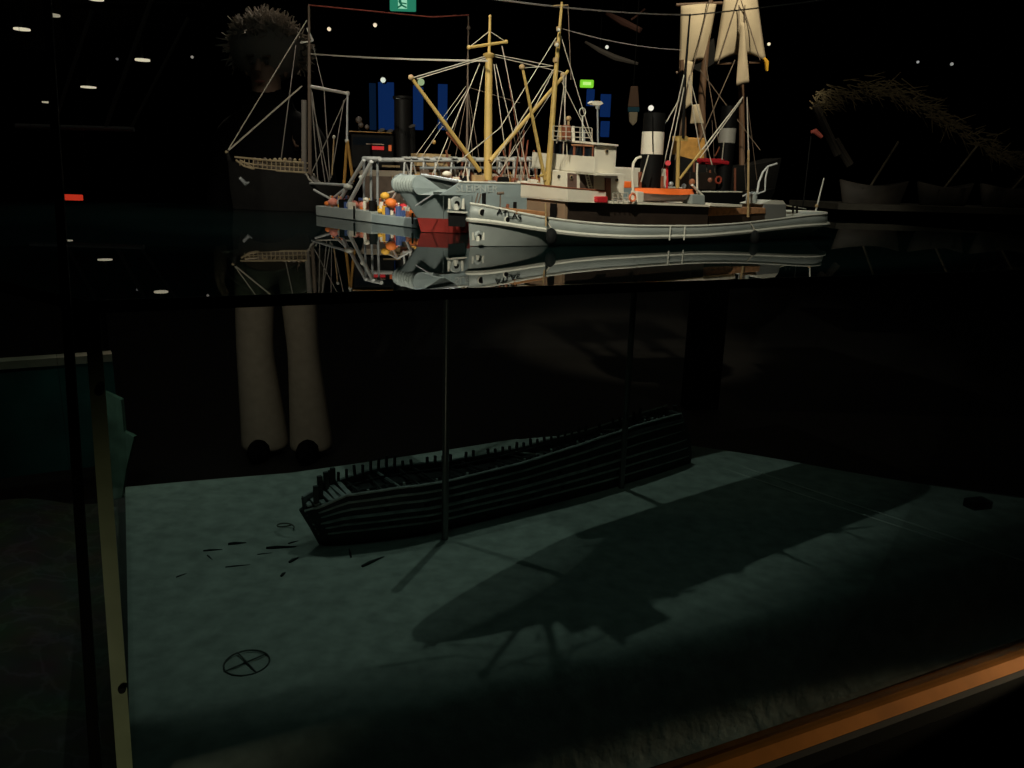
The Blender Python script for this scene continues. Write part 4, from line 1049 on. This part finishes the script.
# ------------------------------------------------------------------ aerial wires
def wire(name, p, q_, Yp, Yq, r, mt, label, sag=0.0, mid=None):
    pts = [aty(*p, Yp)] + ([aty(*mid[:2], mid[2])] if mid else []) + [aty(*q_, Yq)]
    out = []
    for a, b in zip(pts, pts[1:]):
        for k in range(11):
            t = k / 10; out.append(a.lerp(b, t) - Vector((0, 0, sag * 4 * t * (1 - t))))
    o = MB().path(out, r, 5).build(name, mt); tag(o, label, 'wire'); return o
M_redw = mat('red_wire', (.30, .07, .05), .6)
wire('aerial_wire', (309, 5), (469, 15), 2.95, 2.9, .0022, M_redw, 'dull red aerial wire from the dark trawler mast top to the next mast', 0, (432, 17, 2.9))
wire('aerial_wire', (311, 54), (487, 61), 2.95, 2.05, .0026, M_rope, 'pale thick wire from the trawler mast to the buff derrick mast', .004)
wire('aerial_wire', (478, -3), (690, 15), 2.2, 3.2, .003, mat('dim_wire', (.22, .2, .18), .6), 'grey wire crossing the top of the view towards the cream sails', .01)
wire('aerial_wire', (690, 15), (850, -4), 3.2, 3.3, .0026, MATS['dim_wire'], 'grey wire rising right past the top of the cream sails', .004)
wire('aerial_wire', (563, 29), (680, 50), 1.95, 2.15, .0012, MATS['dim_wire'], 'fine drooping wire between the two masts of the tug', .008)

# ------------------------------------------------------------------ signs, lamps and blue windows in the room
def sign(name, x0, y0, x1, y1, Y, colr, estr, label):
    a, b = aty(x0, y0, Y), aty(x1, y1, Y); c = (a + b) / 2
    w, h = abs(b.x - a.x), abs(a.z - b.z)
    o = empty(name, c, 0, label, 'sign')
    MB().bbox((-w / 2, 0, -h / 2), (w / 2, .06, h / 2)).build('sign_panel', mat(name + '_glow_%d' % x0, tuple(k * .4 for k in colr), .5, emit=colr, estr=estr), o, False, .01)
    MB().bbox((-w / 2 - .01, .055, -h / 2 - .01), (w / 2 + .01, .1, h / 2 + .01)).build('housing', M_black, o, False)
    return o, w, h
o, w, h = sign('exit_sign', 389.5, -14, 415.5, 11, 10.5, (.05, .46, .27), .42, 'green illuminated exit sign hanging at the top of the view')
glow = mat('exit_pictogram', (.5, .6, .5), .5, emit=(.45, .95, .65), estr=.7)
MB().bbox((-w * .17, -.006, -h * .42), (w * .17, -.001, -h * .05)).build('pictogram_door', glow, o, False)
mm = MB(); mm.ball((-.03, -.01, -h * .12), .02, (1, .3, 1)); mm.tube((-.03, -.01, -h * .17), (-.01, -.01, -h * .28), .013); mm.tube((-.01, -.01, -h * .28), (.05, -.01, -h * .38), .010); mm.tube((-.01, -.01, -h * .28), (-.06, -.01, -h * .39), .010); mm.tube((-.03, -.01, -h * .18), (.05, -.01, -h * .22), .008)
mm.build('pictogram_runner', mat('runner_green', (.02, .2, .1), .5, emit=(.02, .25, .14), estr=.4), o)
o, w, h = sign('exit_sign', 580.5, 79.5, 593.5, 87.5, 11, (.28, .85, .04), .75, 'small lime green lit sign between the tug mast and radar')
MB().bbox((-w * .3, -.006, -h * .2), (w * .3, -.001, h * .2)).build('sign_arrow', mat('lime_core', (.5, .7, .2), .5, emit=(.6, 1, .25), estr=.9), o, False)
BLU = [(369, 83, 376, 130, 'narrow dim blue lit window, leftmost behind the steamer'), (378, 82, 394, 130, 'wide blue lit window just left of the steamer funnel'), (413, 85, 423, 130, 'blue lit window between the steamer funnel and the derrick boom'), (438, 84, 447, 130, 'blue lit window left of the dark signal mast'),
       (587, 89, 594, 106, 'small blue lit window directly under the lime sign'), (601, 94, 610, 117, 'upper blue lit window behind the radar post'), (601, 121, 609, 137, 'lower blue lit window behind the radar post')]
for k, (x0, y0, x1, y1, lab) in enumerate(BLU):
    a, b = aty(x0, y0, 12), aty(x1, y1, 12); c = (a + b) / 2; w, h = abs(b.x - a.x), abs(a.z - b.z)
    e = empty('blue_window', c, 0, lab, 'window')
    MB().bbox((-w / 2, 0, -h / 2), (w / 2, .03, h / 2)).build('lit_pane', mat('blue_glow_%d' % (k == 0), (.01, .03, .1), .5, emit=(.005, .026, .12) if k else (.003, .012, .035), estr=.6), e, False)
    MB().bbox((-w / 2 - .006, .031, -h / 2 - .006), (w / 2 + .006, .06, h / 2 + .006)).build('window_frame', M_black, e, False)
SP = [(329, 29, 2.2, (1, .8, .55), 'warm round spotlight high up right of the trawler masthead'), (375, 25, 2.2, (1, .85, .6), 'warm round spotlight left of the green exit sign'), (383, 80, 3, (.8, .85, .7), 'pale spotlight above the steamer funnel'),
      (607, 47, 2, (.8, .8, .7), 'small pale spotlight right of the tug foremast'), (651, 108, 3.2, (1, .95, .8), 'bright spotlight directly above the tug funnel'), (769, 44, 1.8, (1, .9, .6), 'small warm spotlight at the right edge of the cream sails'),
      (281, 38, 1.6, (.35, .32, .3), 'faint spotlight left of the trawler mast'), (192, 57, 1.6, (.25, .23, .2), 'faint spotlight far left of the trawler'), (117, 59, 1.4, (.12, .12, .12), 'faintest spotlight beside the slanting ropes'),
      (918, 62, 1.4, (.35, .35, .35), 'faint dot of light in the dark right of the sails'), (952, 64, 1.8, (.3, .3, .28), 'faint flat glint farther right in the dark'), (421, 82, 4, (.32, .42, .22), 'pale green globe lamp behind the left derrick boom head')]
for k, (x, y, r, c, lab) in enumerate(SP):
    p = aty(x, y, 11.5); R_ = r * .8 * 11.5 / FPX
    e = empty('spotlight', p, 0, lab, 'lamp')
    MB().lathe([(0, -.02), (R_ * .7, -.015), (R_, 0), (R_, .01), (0, .01)], (0, 0, 0), 'Y', 16).build('lens', mat('lens_%d' % k, (.2, .2, .2), .5, emit=c, estr=.9), e)
    MB().lathe([(R_ * 1.1, .011), (R_ * 1.2, .12), (R_ * .6, .2), (0, .2)], (0, 0, 0), 'Y', 16).build('lamp_housing', M_black, e)
# odds and ends hanging in the dark above the tug bridge
p0 = aty(634, 84, 6)
e = empty('pennant', p0, 0, 'small hanging pennant of brown, blue and cream above the tug wheelhouse', 'pennant')
K = lambda x, y: aty(x, y, 6) - p0
MB().prism([K(631, 86), K(638, 86), K(639.5, 107), K(628, 107)], (0, .03, 0)).build('brown_cloth', mat('pennant_brown', (.20, .12, .08), .9), e, False, .006)
MB().prism([K(628, 107), K(639.5, 107), K(639.5, 112), K(628, 112)], (0, .03, 0)).build('blue_band', mat('pennant_blue', (.03, .12, .18), .9), e, False, .004)
MB().prism([K(629, 112), K(638, 112), K(637, 122), K(633, 126), K(629.5, 122)], (0, .03, 0)).build('cream_end', mat('pennant_cream', (.55, .47, .33), .9), e, False, .006)
MB().tube((0, .015, -.01), (0, .015, 3.7 - p0.z), .004).build('cord', M_black, e)
p0 = aty(620, 30, 6.4)
e = empty('hanging_oars', p0, 0, 'dim reddish oar and curved grey pole hanging in the dark right of the tug foremast', 'oar')
K = lambda x, y: aty(x, y, 6.4) - p0
MB().path([K(606, 13), K(622, 22), K(641, 31)], [.014, .028, .022], 8).build('oar', mat('dull_oar', (.16, .07, .05), .8), e)
MB().path([K(585, 42), K(600, 51), K(615, 58), K(638, 64)], [.01, .02, .024, .012], 8).build('curved_pole', mat('dull_pole', (.16, .14, .12), .8), e)
MB().path([K(631, 20), K(638, 15), K(645, 9)], .008, 6).build('peg', MATS['dull_oar'], e)
MB().tube(K(622, 22), K(622, 22) + Vector((0, 0, 3.7 - aty(622, 22, 6.4).z)), .004).build('cord', M_black, e)
MB().tube(K(600, 51), K(600, 51) + Vector((0, 0, 3.7 - aty(600, 51, 6.4).z)), .004).build('cord', M_black, e)
# down lights whose mirror images lie on the water, and three seen directly
def mirrored(x, y, zc):
    d = ray(x, y); t = (ZW - CAM.z) / d.z; p = CAM + d * t; d = Vector((d.x, d.y, -d.z)); return p + d * ((zc - ZW) / d.z)
DL = [(mirrored(161, 291, 2.6), 1.0, 'ceiling downlight mirrored at the front edge of the water'), (mirrored(105, 259, 2.6), .9, 'ceiling downlight mirrored in the water near the left corner'), (mirrored(65, 240, 2.6), .6, 'ceiling downlight mirrored beside the black corner post'),
      (atz(22, 30, 3.2), 1.0, 'leftmost lit oval ceiling downlight at top left'), (atz(52, 16, 3.2), .45, 'dim oval ceiling downlight right of the leftmost one'), (atz(96, 0, 3.2), .9, 'oval ceiling downlight cut by the top edge at left')]
for k, (p, s, lab) in enumerate(DL):
    if p.z > 3.3: continue
    R_ = 6.0 * (p - CAM).length / FPX
    e = empty('downlight', p, 0, lab, 'lamp')
    MB().lathe([(0, 0), (R_, 0), (R_, .02), (0, .02)], (0, 0, 0), 'Z', 20).build('diffuser', mat('downlight_%d' % k, (.3, .3, .3), .5, emit=(1, .9, .65), estr=.62 * s), e)
    MB().lathe([(R_ * .2, .021), (R_ * .2, 1.0), (0, 1.0)], (0, 0, 0), 'Z', 10).build('suspension', M_black, e)
# red strip and boom of the next exhibit at left
a = aty(55, 197, 5.2); b = aty(80, 197, 5.2)
e = empty('light_pedestal', (a.x, a.y, 0), 0, 'dark pedestal with a short red lit strip, right of the black corner post', 'lamp')
w_ = b.x - a.x
MB().bbox((0, 0, a.z - .018), (w_, .04, a.z + .018)).build('red_light_strip', mat('red_strip', (.3, .02, .01), .5, emit=(1, .06, .025), estr=.42), e, False, .004)
MB().bbox((.01, .005, 0), (w_ - .01, .2, a.z - .0185)).build('pedestal', M_blackm, e, False)
r_ = aty(75, 127.5, 5.5)
e = empty('rigged_spar', (r_.x, r_.y, 0), 0, 'long grey horizontal spar with three slanting ropes in the dark at far left', 'spar')
W_ = lambda x, y: aty(x, y, 5.5) - e.location
MB().tube(W_(16, 126), W_(134, 129.5), .016).build('boom', mat('spar_grey', (.30, .3, .3), .5), e)
for k, (p, q_) in enumerate((((152, -2), (106, 126)), ((92, 10), (54, 124)), ((188, 18), (158, 108)))):
    if k == 2: q_ = (130, 130)
    MB().path([W_(*p), W_(*q_)], [.014, .012, .010][k], 8).build('rope', mat('dim_rope', (.10, .10, .09), .8), e)
MB().tube((0, .05, 0), (0, .05, 2.9), .03).build('mast', M_blackm, e)
MB().tube(W_(60, 4) + Vector((0, .05, 0)), W_(200, 4) + Vector((0, .05, 0)), .02).build('upper_boom', M_blackm, e)
# ------------------------------------------------------------------ neighbouring exhibit beyond the left glass
e = empty('neighbour_exhibit', (-2.2, 2.7, 0), 0, 'low neighbouring exhibit with beige ledge and green lit rocky floor, beyond the left glass', 'exhibit')
def NL(p): return Vector((p.x + 2.2, p.y - 2.7, p.z))
za = .60
a, b = atz(-60, 366, za), atz(112, 354, za)
d = (b - a).normalized(); nn = Vector((-d.y, d.x, 0))
MB().prism([NL(a), NL(b), NL(b + nn * .07), NL(a + nn * .07)], (0, 0, -.03)).build('ledge', mat('beige_ledge', (.42, .36, .28), .7, var=.15, scale=15), e, False)
MB().prism([NL(a + nn * .005 - Vector((0, 0, .03))), NL(b + nn * .005 - Vector((0, 0, .03))), NL(b + nn * .005 - Vector((0, 0, .45))), NL(a + nn * .005 - Vector((0, 0, .45)))], nn * .03).build('ledge_front', mat('teal_cloth', (.02, .11, .10), .8, var=.4, scale=5), e, False)
mb = MB(); g = []
for i in range(60):
    row = []
    for j in range(40):
        x = -3.4 + 2.75 * i / 59; ymx = 2.5; y = 1.0 + (ymx - 1.0) * j / 39
        z = .22 + .02 * math.sin(7 * x) * math.cos(6 * y) + .012 * math.sin(17 * x + 9 * y)
        row.append(mb.bm.verts.new((x + 2.2, y - 2.7, z)))
    g.append(row)
for i in range(59):
    for j in range(39): mb.bm.faces.new((g[i][j], g[i + 1][j], g[i + 1][j + 1], g[i][j + 1]))
cq = [aty(x, y, 2.62) for x, y in ((104, 392), (121, 400), (124, 432), (134, 437), (126, 470), (121, 505), (104, 505))]
MB().prism([NL(p) for p in cq], (0, .02, 0)).build('green_lit_patch', mat('green_lit_colour', (.16, .30, .22), .9, var=.35, scale=14), e, False)  # made-up panel, its green standing for a patch of teal light
M_rock = bpy.data.materials.new('cracked_rock'); M_rock.use_nodes = True
nt = M_rock.node_tree; bs = nt.nodes['Principled BSDF']; bs.inputs['Roughness'].default_value = .9
tc = nt.nodes.new('ShaderNodeTexCoord'); vo = nt.nodes.new('ShaderNodeTexVoronoi'); vo.feature = 'DISTANCE_TO_EDGE'; vo.inputs['Scale'].default_value = 9
nz = nt.nodes.new('ShaderNodeTexNoise'); nz.inputs['Scale'].default_value = 9
cr = nt.nodes.new('ShaderNodeValToRGB'); cr.color_ramp.elements[0].color = (.15, .14, .12, 1); cr.color_ramp.elements[1].color = (.10, .09, .07, 1); cr.color_ramp.elements[1].position = .09
mxv = nt.nodes.new('ShaderNodeMix'); mxv.data_type = 'RGBA'; mxv.blend_type = 'MULTIPLY'; mxv.inputs['Factor'].default_value = .8
nz2 = nt.nodes.new('ShaderNodeTexNoise'); nz2.inputs['Scale'].default_value = 5; nz2.inputs['Detail'].default_value = 5
va = nt.nodes.new('ShaderNodeVectorMath'); va.operation = 'MULTIPLY_ADD'; va.inputs[1].default_value = (.35, .35, .35)
nt.links.new(tc.outputs['Object'], nz2.inputs['Vector']); nt.links.new(nz2.outputs['Color'], va.inputs[0]); nt.links.new(tc.outputs['Object'], va.inputs[2]); nt.links.new(va.outputs[0], vo.inputs['Vector']); nt.links.new(tc.outputs['Object'], nz.inputs['Vector'])
nt.links.new(vo.outputs['Distance'], cr.inputs['Fac']); nt.links.new(cr.outputs['Color'], mxv.inputs['A']); nt.links.new(nz.outputs['Color'], mxv.inputs['B']); nt.links.new(mxv.outputs['Result'], bs.inputs['Base Color'])
mb.build('rocky_floor', M_rock, e)

# dark backdrop behind the lower half of the case
bx0 = atz(123, 497, ZS - .1)
# ------------------------------------------------------------------ heap of reeds and small boats in the dark at right
def build_right():
    Y = 4.2
    e = empty('reed_hut', aty(900, 210, Y), 0, 'dim arched roof of dry reeds in the dark beyond the tug stern', 'hut')
    base = e.location.copy()
    P_ = lambda x, y, dy=0.0: aty(x, y, Y + dy) - base
    mb = MB()
    arch = [(812, 100), (822, 92), (840, 86), (862, 82), (885, 84), (905, 92), (925, 102), (945, 115), (965, 128), (985, 140), (1005, 150), (1030, 158)]
    rnd = random.Random(3)
    for k in range(420):
        i = rnd.randrange(len(arch) - 1); t = rnd.random()
        x = arch[i][0] + t * (arch[i + 1][0] - arch[i][0]); y = arch[i][1] + t * (arch[i + 1][1] - arch[i][1])
        x += rnd.gauss(0, 3); y += rnd.gauss(5, 5); dy = rnd.uniform(0, .5)
        a = rnd.gauss(.35, .5); l = rnd.uniform(8, 22)
        mb.tube(P_(x, y, dy), P_(x + l * math.cos(a), y + l * math.sin(a), dy), .004, .0015, 4)
    o = mb.build('thatch', mat('dry_reed', (.20, .16, .09), .9, var=.3), e); o['kind'] = 'stuff'
    for x, y0, x1, y1 in ((815, 105, 838, 155), (835, 140, 850, 165)):
        MB().tube(P_(x, y0, .1), P_(x1, y1, .1), .02).build('roof_post', mat('hut_post', (.06, .05, .04), .8), e)
    # jetty and moored boats before it
    d = aty(900, 205, Y)
    j = MB().bbox((aty(835, 200, Y).x, Y - .05, d.z - .03), (aty(1090, 200, Y).x, Y + .7, d.z)).build('jetty', mat('jetty_wood', (.045, .04, .03), .8, var=.4, scale=8), None, False); tag(j, 'dim wooden jetty under the reed hut in the dark at right', 'jetty')
    MB()
    for k, (x, y, w, lab) in enumerate(((875, 174, 70, 'small dim boat nearest the reed hut entrance on the jetty'), (945, 186, 60, 'small dim boat with a leaning pole, middle of the jetty'), (1010, 190, 70, 'small dim boat at far right of the jetty'))):
        c = aty(x, y, Y + .2); Lb = w * Y / FPX; c.z = d.z
        b = empty('rowing_boat', c, .1 * k, lab, 'boat', 'small boats on the jetty')
        Wb = lambda t: .09 * math.sin(PI * min(1, max(0, t))) ** .6
        o = loft([(-Lb / 2, Lb / 2, Wb, lambda u, s: .09 + .03 * (2 * u / Lb) ** 2), (-Lb / 2 + .03, Lb / 2 - .03, lambda t: Wb(t) * .5, lambda u, s: .0)], 24, cap='bottom').build('hull', mat('boat_brown', (.05, .042, .035), .7, var=.4, scale=10), b)
        o.modifiers.new('thick', 'SOLIDIFY').thickness = .006
        for t in (-.2, .1): MB().bbox((t * Lb - .012, -.07, .075), (t * Lb + .012, .07, .085)).build('thwart', MATS['boat_brown'], b, False)
        MB().tube((-.05, 0, .02), (.10 + .05 * k, 0, .32), .006).build('pole', mat('boat_pole', (.2, .17, .12), .7), b)
    o = MB().path([aty(811, 132, 3.6), aty(815, 131, 3.6), aty(822, 137, 3.6)], [.006, .012, .008], 8).build('red_bird_head', mat('dull_red2', (.35, .07, .05), .6)); o.name = 'red_hook'
    tag(o, 'small curved red hook in the dark above the tug stern', 'hook')
    s_ = MB().tube(aty(811, 136, 3.6), Vector((aty(811, 136, 3.6).x, aty(811, 136, 3.6).y, ZW - .0)), .003).build('stem', M_black, o)
build_right()

# ------------------------------------------------------------------ visitor standing behind the case
def build_person():
    F = aty(277, 300, 3.62); X, Y = F.x, F.y
    root = empty('person', (X, Y, 0), 0, 'person in dark jacket and wide beige trousers standing behind the case at left', 'person')
    def skin(name, verts, edges, radii, material, parent, sub=2, rootv=0):
        me = bpy.data.meshes.new(name); me.from_pydata(verts, edges, [])
        o = bpy.data.objects.new(name, me); col.objects.link(o); o.parent = parent
        s = o.modifiers.new('skin', 'SKIN'); s.use_smooth_shade = True
        for i, r in enumerate(radii):
            d = me.skin_vertices[0].data[i]; d.radius = r if isinstance(r, tuple) else (r, r); d.use_root = (i == rootv)
        sd = o.modifiers.new('sub', 'SUBSURF'); sd.levels = sub; sd.render_levels = sub
        me.materials.append(material); return o
    M_skin = mat('skin', (.42, .26, .19), .5); M_tr = mat('beige_trousers', (.36, .32, .25), .85, var=.08, scale=30); M_jk = mat('dark_jacket', (.003, .003, .0035), .9, spec=.05)
    H = 1.0
    v = [(0, 0, .98), (0, 0, 1.15), (0, 0, 1.34), (0, .01, 1.48), (0, -.01, 1.60), (0, -.02, 1.72), (0, 0, 1.83),      # 0 pelvis .. 6 crown
         (-.10, 0, .92), (-.105, -.02, .52), (-.08, .03, .10), (-.085, -.13, .05),
         (.10, 0, .92), (.115, -.02, .52), (.13, .03, .10), (.14, -.13, .05),
         (-.18, .01, 1.45), (-.24, .03, 1.17), (-.23, -.05, .93), (-.225, -.07, .86),
         (.18, .01, 1.45), (.24, .03, 1.17), (.23, -.05, .93), (.225, -.07, .86)]
    ed = [(0, 1), (1, 2), (2, 3), (3, 4), (4, 5), (5, 6), (0, 7), (7, 8), (8, 9), (9, 10), (0, 11), (11, 12), (12, 13), (13, 14), (3, 15), (15, 16), (16, 17), (17, 18), (3, 19), (19, 20), (20, 21), (21, 22)]
    # fingers
    rad = [(.15, .11), (.13, .10), (.15, .11), (.11, .08), .052, (.072, .09), (.06, .075), .08, .055, .04, .035, .08, .055, .04, .035, .055, .042, .03, .028, .055, .042, .03, .028]
    for base, sx in ((18, -1), (22, 1)):
        bx, by, bz = v[base]
        for k, (dy, ln) in enumerate(((-.028, .062), (-.010, .078), (.008, .074), (.025, .058))):
            i = len(v); v += [(bx + sx * .004, by + dy, bz - .035), (bx - sx * .004, by + dy, bz - .035 - ln * .55), (bx - sx * .022, by + dy + .004, bz - .035 - ln)]
            ed += [(base, i), (i, i + 1), (i + 1, i + 2)]; rad += [.0105, .009, .0075]
        i = len(v); v += [(bx - sx * .02, by - .04, bz - .005), (bx - sx * .028, by - .055, bz - .045)]
        ed += [(base, i), (i, i + 1)]; rad += [.011, .008]
    skin('body', v, ed, rad, M_skin, root)
    # wide trousers
    tv = [(0, 0, 1.0), (-.095, 0, .88), (-.11, -.01, .50), (-.085, .0, .06), (.095, 0, .88), (.115, -.01, .5), (.135, .0, .06), (-.084, -.005, .012), (.136, -.005, .012)]
    skin('trousers', tv, [(0, 1), (1, 2), (2, 3), (0, 4), (4, 5), (5, 6), (3, 7), (6, 8)], [(.165, .12), .098, .088, (.108, .12), .092, .076, (.09, .11), (.112, .125), (.095, .115)], M_tr, root)
    jv = [(0, 0, .96), (0, 0, 1.15), (0, 0, 1.34), (0, .01, 1.50), (-.185, .01, 1.46), (-.245, .03, 1.17), (-.235, -.04, .96), (.185, .01, 1.46), (.245, .03, 1.17), (.235, -.04, .96), (0, .005, 1.60), (0, -.005, 1.665)]
    skin('jacket', jv, [(0, 1), (1, 2), (2, 3), (3, 4), (4, 5), (5, 6), (3, 7), (7, 8), (8, 9), (3, 10), (10, 11)], [(.185, .14), (.165, .125), (.175, .13), (.115, .09), .07, .058, .045, .07, .058, .045, .098, .098], M_jk, root)
    for x in (-.085, .138): 
        MB().ball((x, -.08, .05), .06, (.85, 2.1, .9)).build('shoe', M_jk, root)
    # face and bushy grey hair
    hz = 1.73
    for sx in (-1, 1):
        MB().ball((sx * .033, -.103, hz + .01), .010).build('eye', mat('shaded_eye', (.12, .1, .09), .3), root)  # eyes darkened, shade on the face put in the colour
        MB().ball((sx * .083, -.01, hz - .005), .028, (.35, .7, 1.1)).build('ear', M_skin, root)
        MB().tube((sx * .018, -.112, hz + .034), (sx * .05, -.104, hz + .036), .005).build('eyebrow', M_dkrope, root)
    MB().path([(0, -.108, hz + .02), (0, -.125, hz - .025), (0, -.112, hz - .034)], [.009, .014, .009], 8).build('nose', M_skin, root)
    MB().ball((0, -.106, hz - .064), .022, (1.1, .35, .3)).build('mouth', mat('lips', (.35, .13, .1), .5), root)
    rnd = random.Random(5); hb = MB()
    hc = Vector((0, .03, hz + .075))
    hb.ball(hc, .135, (1.15, 1.0, .95), 3)
    for k in range(1900):
        a = rnd.uniform(0, 2 * PI); b = rnd.uniform(-.45, PI / 2)
        n = Vector((math.cos(a) * math.cos(b), math.sin(a) * math.cos(b), math.sin(b)))
        if n.y < -.35 and n.z < .35: continue
        p = hc + Vector((n.x * 1.15, n.y, n.z * .95)) * .118
        t = Vector((rnd.gauss(0, .011), rnd.gauss(0, .011), rnd.gauss(-.004, .011)))
        p = p * 1.0 + n * .008; hb.path([p, p + n * .018 + t * .6, p + n * .026 + t * 1.6], [.004, .0035, .002], 4)
    hb.build('hair', mat('grey_hair', (.34, .30, .26), .9), root)
build_person()

# ------------------------------------------------------------------ lights
def spot(name, loc, target, power, colr, size, blend=.4, radius=.03):
    l = bpy.data.lights.new(name, 'SPOT'); l.energy = power; l.color = colr; l.spot_size = size; l.spot_blend = blend; l.shadow_soft_size = radius
    o = bpy.data.objects.new(name, l); col.objects.link(o); o.location = loc
    o.rotation_euler = (Vector(target) - Vector(loc)).to_track_quat('-Z', 'Y').to_euler(); return o
spot('ship_spot', (-.35, -.15, 2.75), (.33, 2.12, 1.38), 260, (1, .90, .73), math.radians(35), .25, .03)
spot('harbour_spot', (-.75, .1, 2.75), (-.55, 2.6, 1.30), 120, (1, .90, .73), math.radians(32), .5, .03)
SL = Vector((-1.0, 2.3, 2.7))
spot('sea_bed_spot', SL, (-.30, 1.85, .5), 17, (1, .99, .93), math.radians(76), 1.0, .005)
BL = Vector((.05, 2.35, 2.85))
spot('sea_bed_back_spot', BL, (.1, 1.75, .5), 26, (1, .99, .93), math.radians(78), 1.0, .010)
fl = bpy.data.lights.new('case_fill', 'AREA'); fl.shape = 'RECTANGLE'; fl.size = 1.6; fl.size_y = .5; fl.energy = 1.7; fl.color = (.85, 1, .93)
fo = bpy.data.objects.new('case_fill', fl); col.objects.link(fo); fo.location = (.25, 1.25, 2.6); fo.rotation_euler = (math.radians(12), 0, TH)
# unseen boards and housings, added to keep both spots off the case front
dp = []; dp2 = []
for (x, y) in ((-300, 820), (150, 745), (400, 700), (640, 650), (735, 625), (850, 560), (1024, 525), (1400, 470)):
    p = atz(x, y, ZS - .02); dp.append(SL + (p - SL) * .12); dp2.append(BL + (p - BL) * .12)
def to_case(p):
    d = Vector(p) - Vector((A.x, A.y, 0)); return Vector((d.dot(fd), d.dot(fn), d.z))
for c_, d_ in ((SL, dp), (BL, dp2)):
    sh = d_ + [d_[-1] + Vector((0, -.4, 0)), d_[0] + Vector((0, -.4, 0))]
    MB().prism([to_case(p) for p in sh], (0, 0, .004)).build('light_blocker', M_blackm, case, False)
    MB().lathe([(.05, .10), (.06, .14), (.06, .26), (.02, .28), (.02, .8), (0, .8)], to_case(c_), 'Z', 20).build('lamp_housing', M_blackm, case)
spot('edge_fill', (-.36, .12, .40), (-.43, .80, .68), 1.5, (1, .97, .68), math.radians(48), .8, .02)  # unseen light added to brighten the sawn acrylic edge
al = bpy.data.lights.new('room_ambient', 'AREA'); al.size = 8; al.energy = 5; al.color = (1, .9, .75)
ao = bpy.data.objects.new('room_ambient', al); col.objects.link(ao); ao.location = (0, 7, 3.6)
spot('trim_fill', cs(2.5, -.075, .43), cs(1.36, -.034, .328), 62, (1, .80, .5), math.radians(9.5), .7, .01)  # unseen raking light, added to brighten the wooden trim alone
spot('sail_lamp', (1.2, 2.9, 3.6), (1.1, 4.6, 1.9), 250, (1, .86, .62), math.radians(28), .6, .05)
spot('visitor_fill', (-.95, 2.5, 1.0), (-1.03, 3.55, .42), 3.0, (1, .88, .7), math.radians(62), .5, .1)  # unseen light added below water level to show the trousers
spot('visitor_rim_fill', (-.95, 4.9, 3.4), (-1.03, 3.6, 1.85), 170, (1, .88, .7), math.radians(24), .5, .1)  # unseen light added behind the head to rim the hair
spot('neighbour_lamp', (-1.5, 2.2, 2.6), (-1.6, 2.4, .2), 20, (1, .97, .82), math.radians(60), .8, .1)
spot('patch_fill', (-1.15, 2.05, .95), (-1.25, 2.62, .55), 1.1, (.9, 1, .9), math.radians(60), .9, .03)  # unseen light added to brighten the made-up green panel
spot('hanging_lamp', (.3, 3.6, 3.6), (.85, 6, 2.1), 70, (1, .88, .68), math.radians(26), .6, .05)
spot('hut_lamp', (2.0, 3.2, 3.6), (2.0, 4.3, 1.3), 11, (1, .85, .6), math.radians(50), .8, .1)

w = bpy.data.worlds.new('world'); scn.world = w; w.use_nodes = True
w.node_tree.nodes['Background'].inputs['Color'].default_value = (.9, .95, 1, 1)
w.node_tree.nodes['Background'].inputs['Strength'].default_value = .0
scn.view_settings.view_transform = 'Standard'; scn.view_settings.look = 'None'
scn.view_settings.exposure = 0; scn.view_settings.gamma = 1; scn.view_settings.use_curve_mapping = False
cy = scn.cycles
cy.max_bounces = 10; cy.transparent_max_bounces = 24; cy.diffuse_bounces = 3; cy.glossy_bounces = 4
cy.caustics_reflective = False; cy.caustics_refractive = False
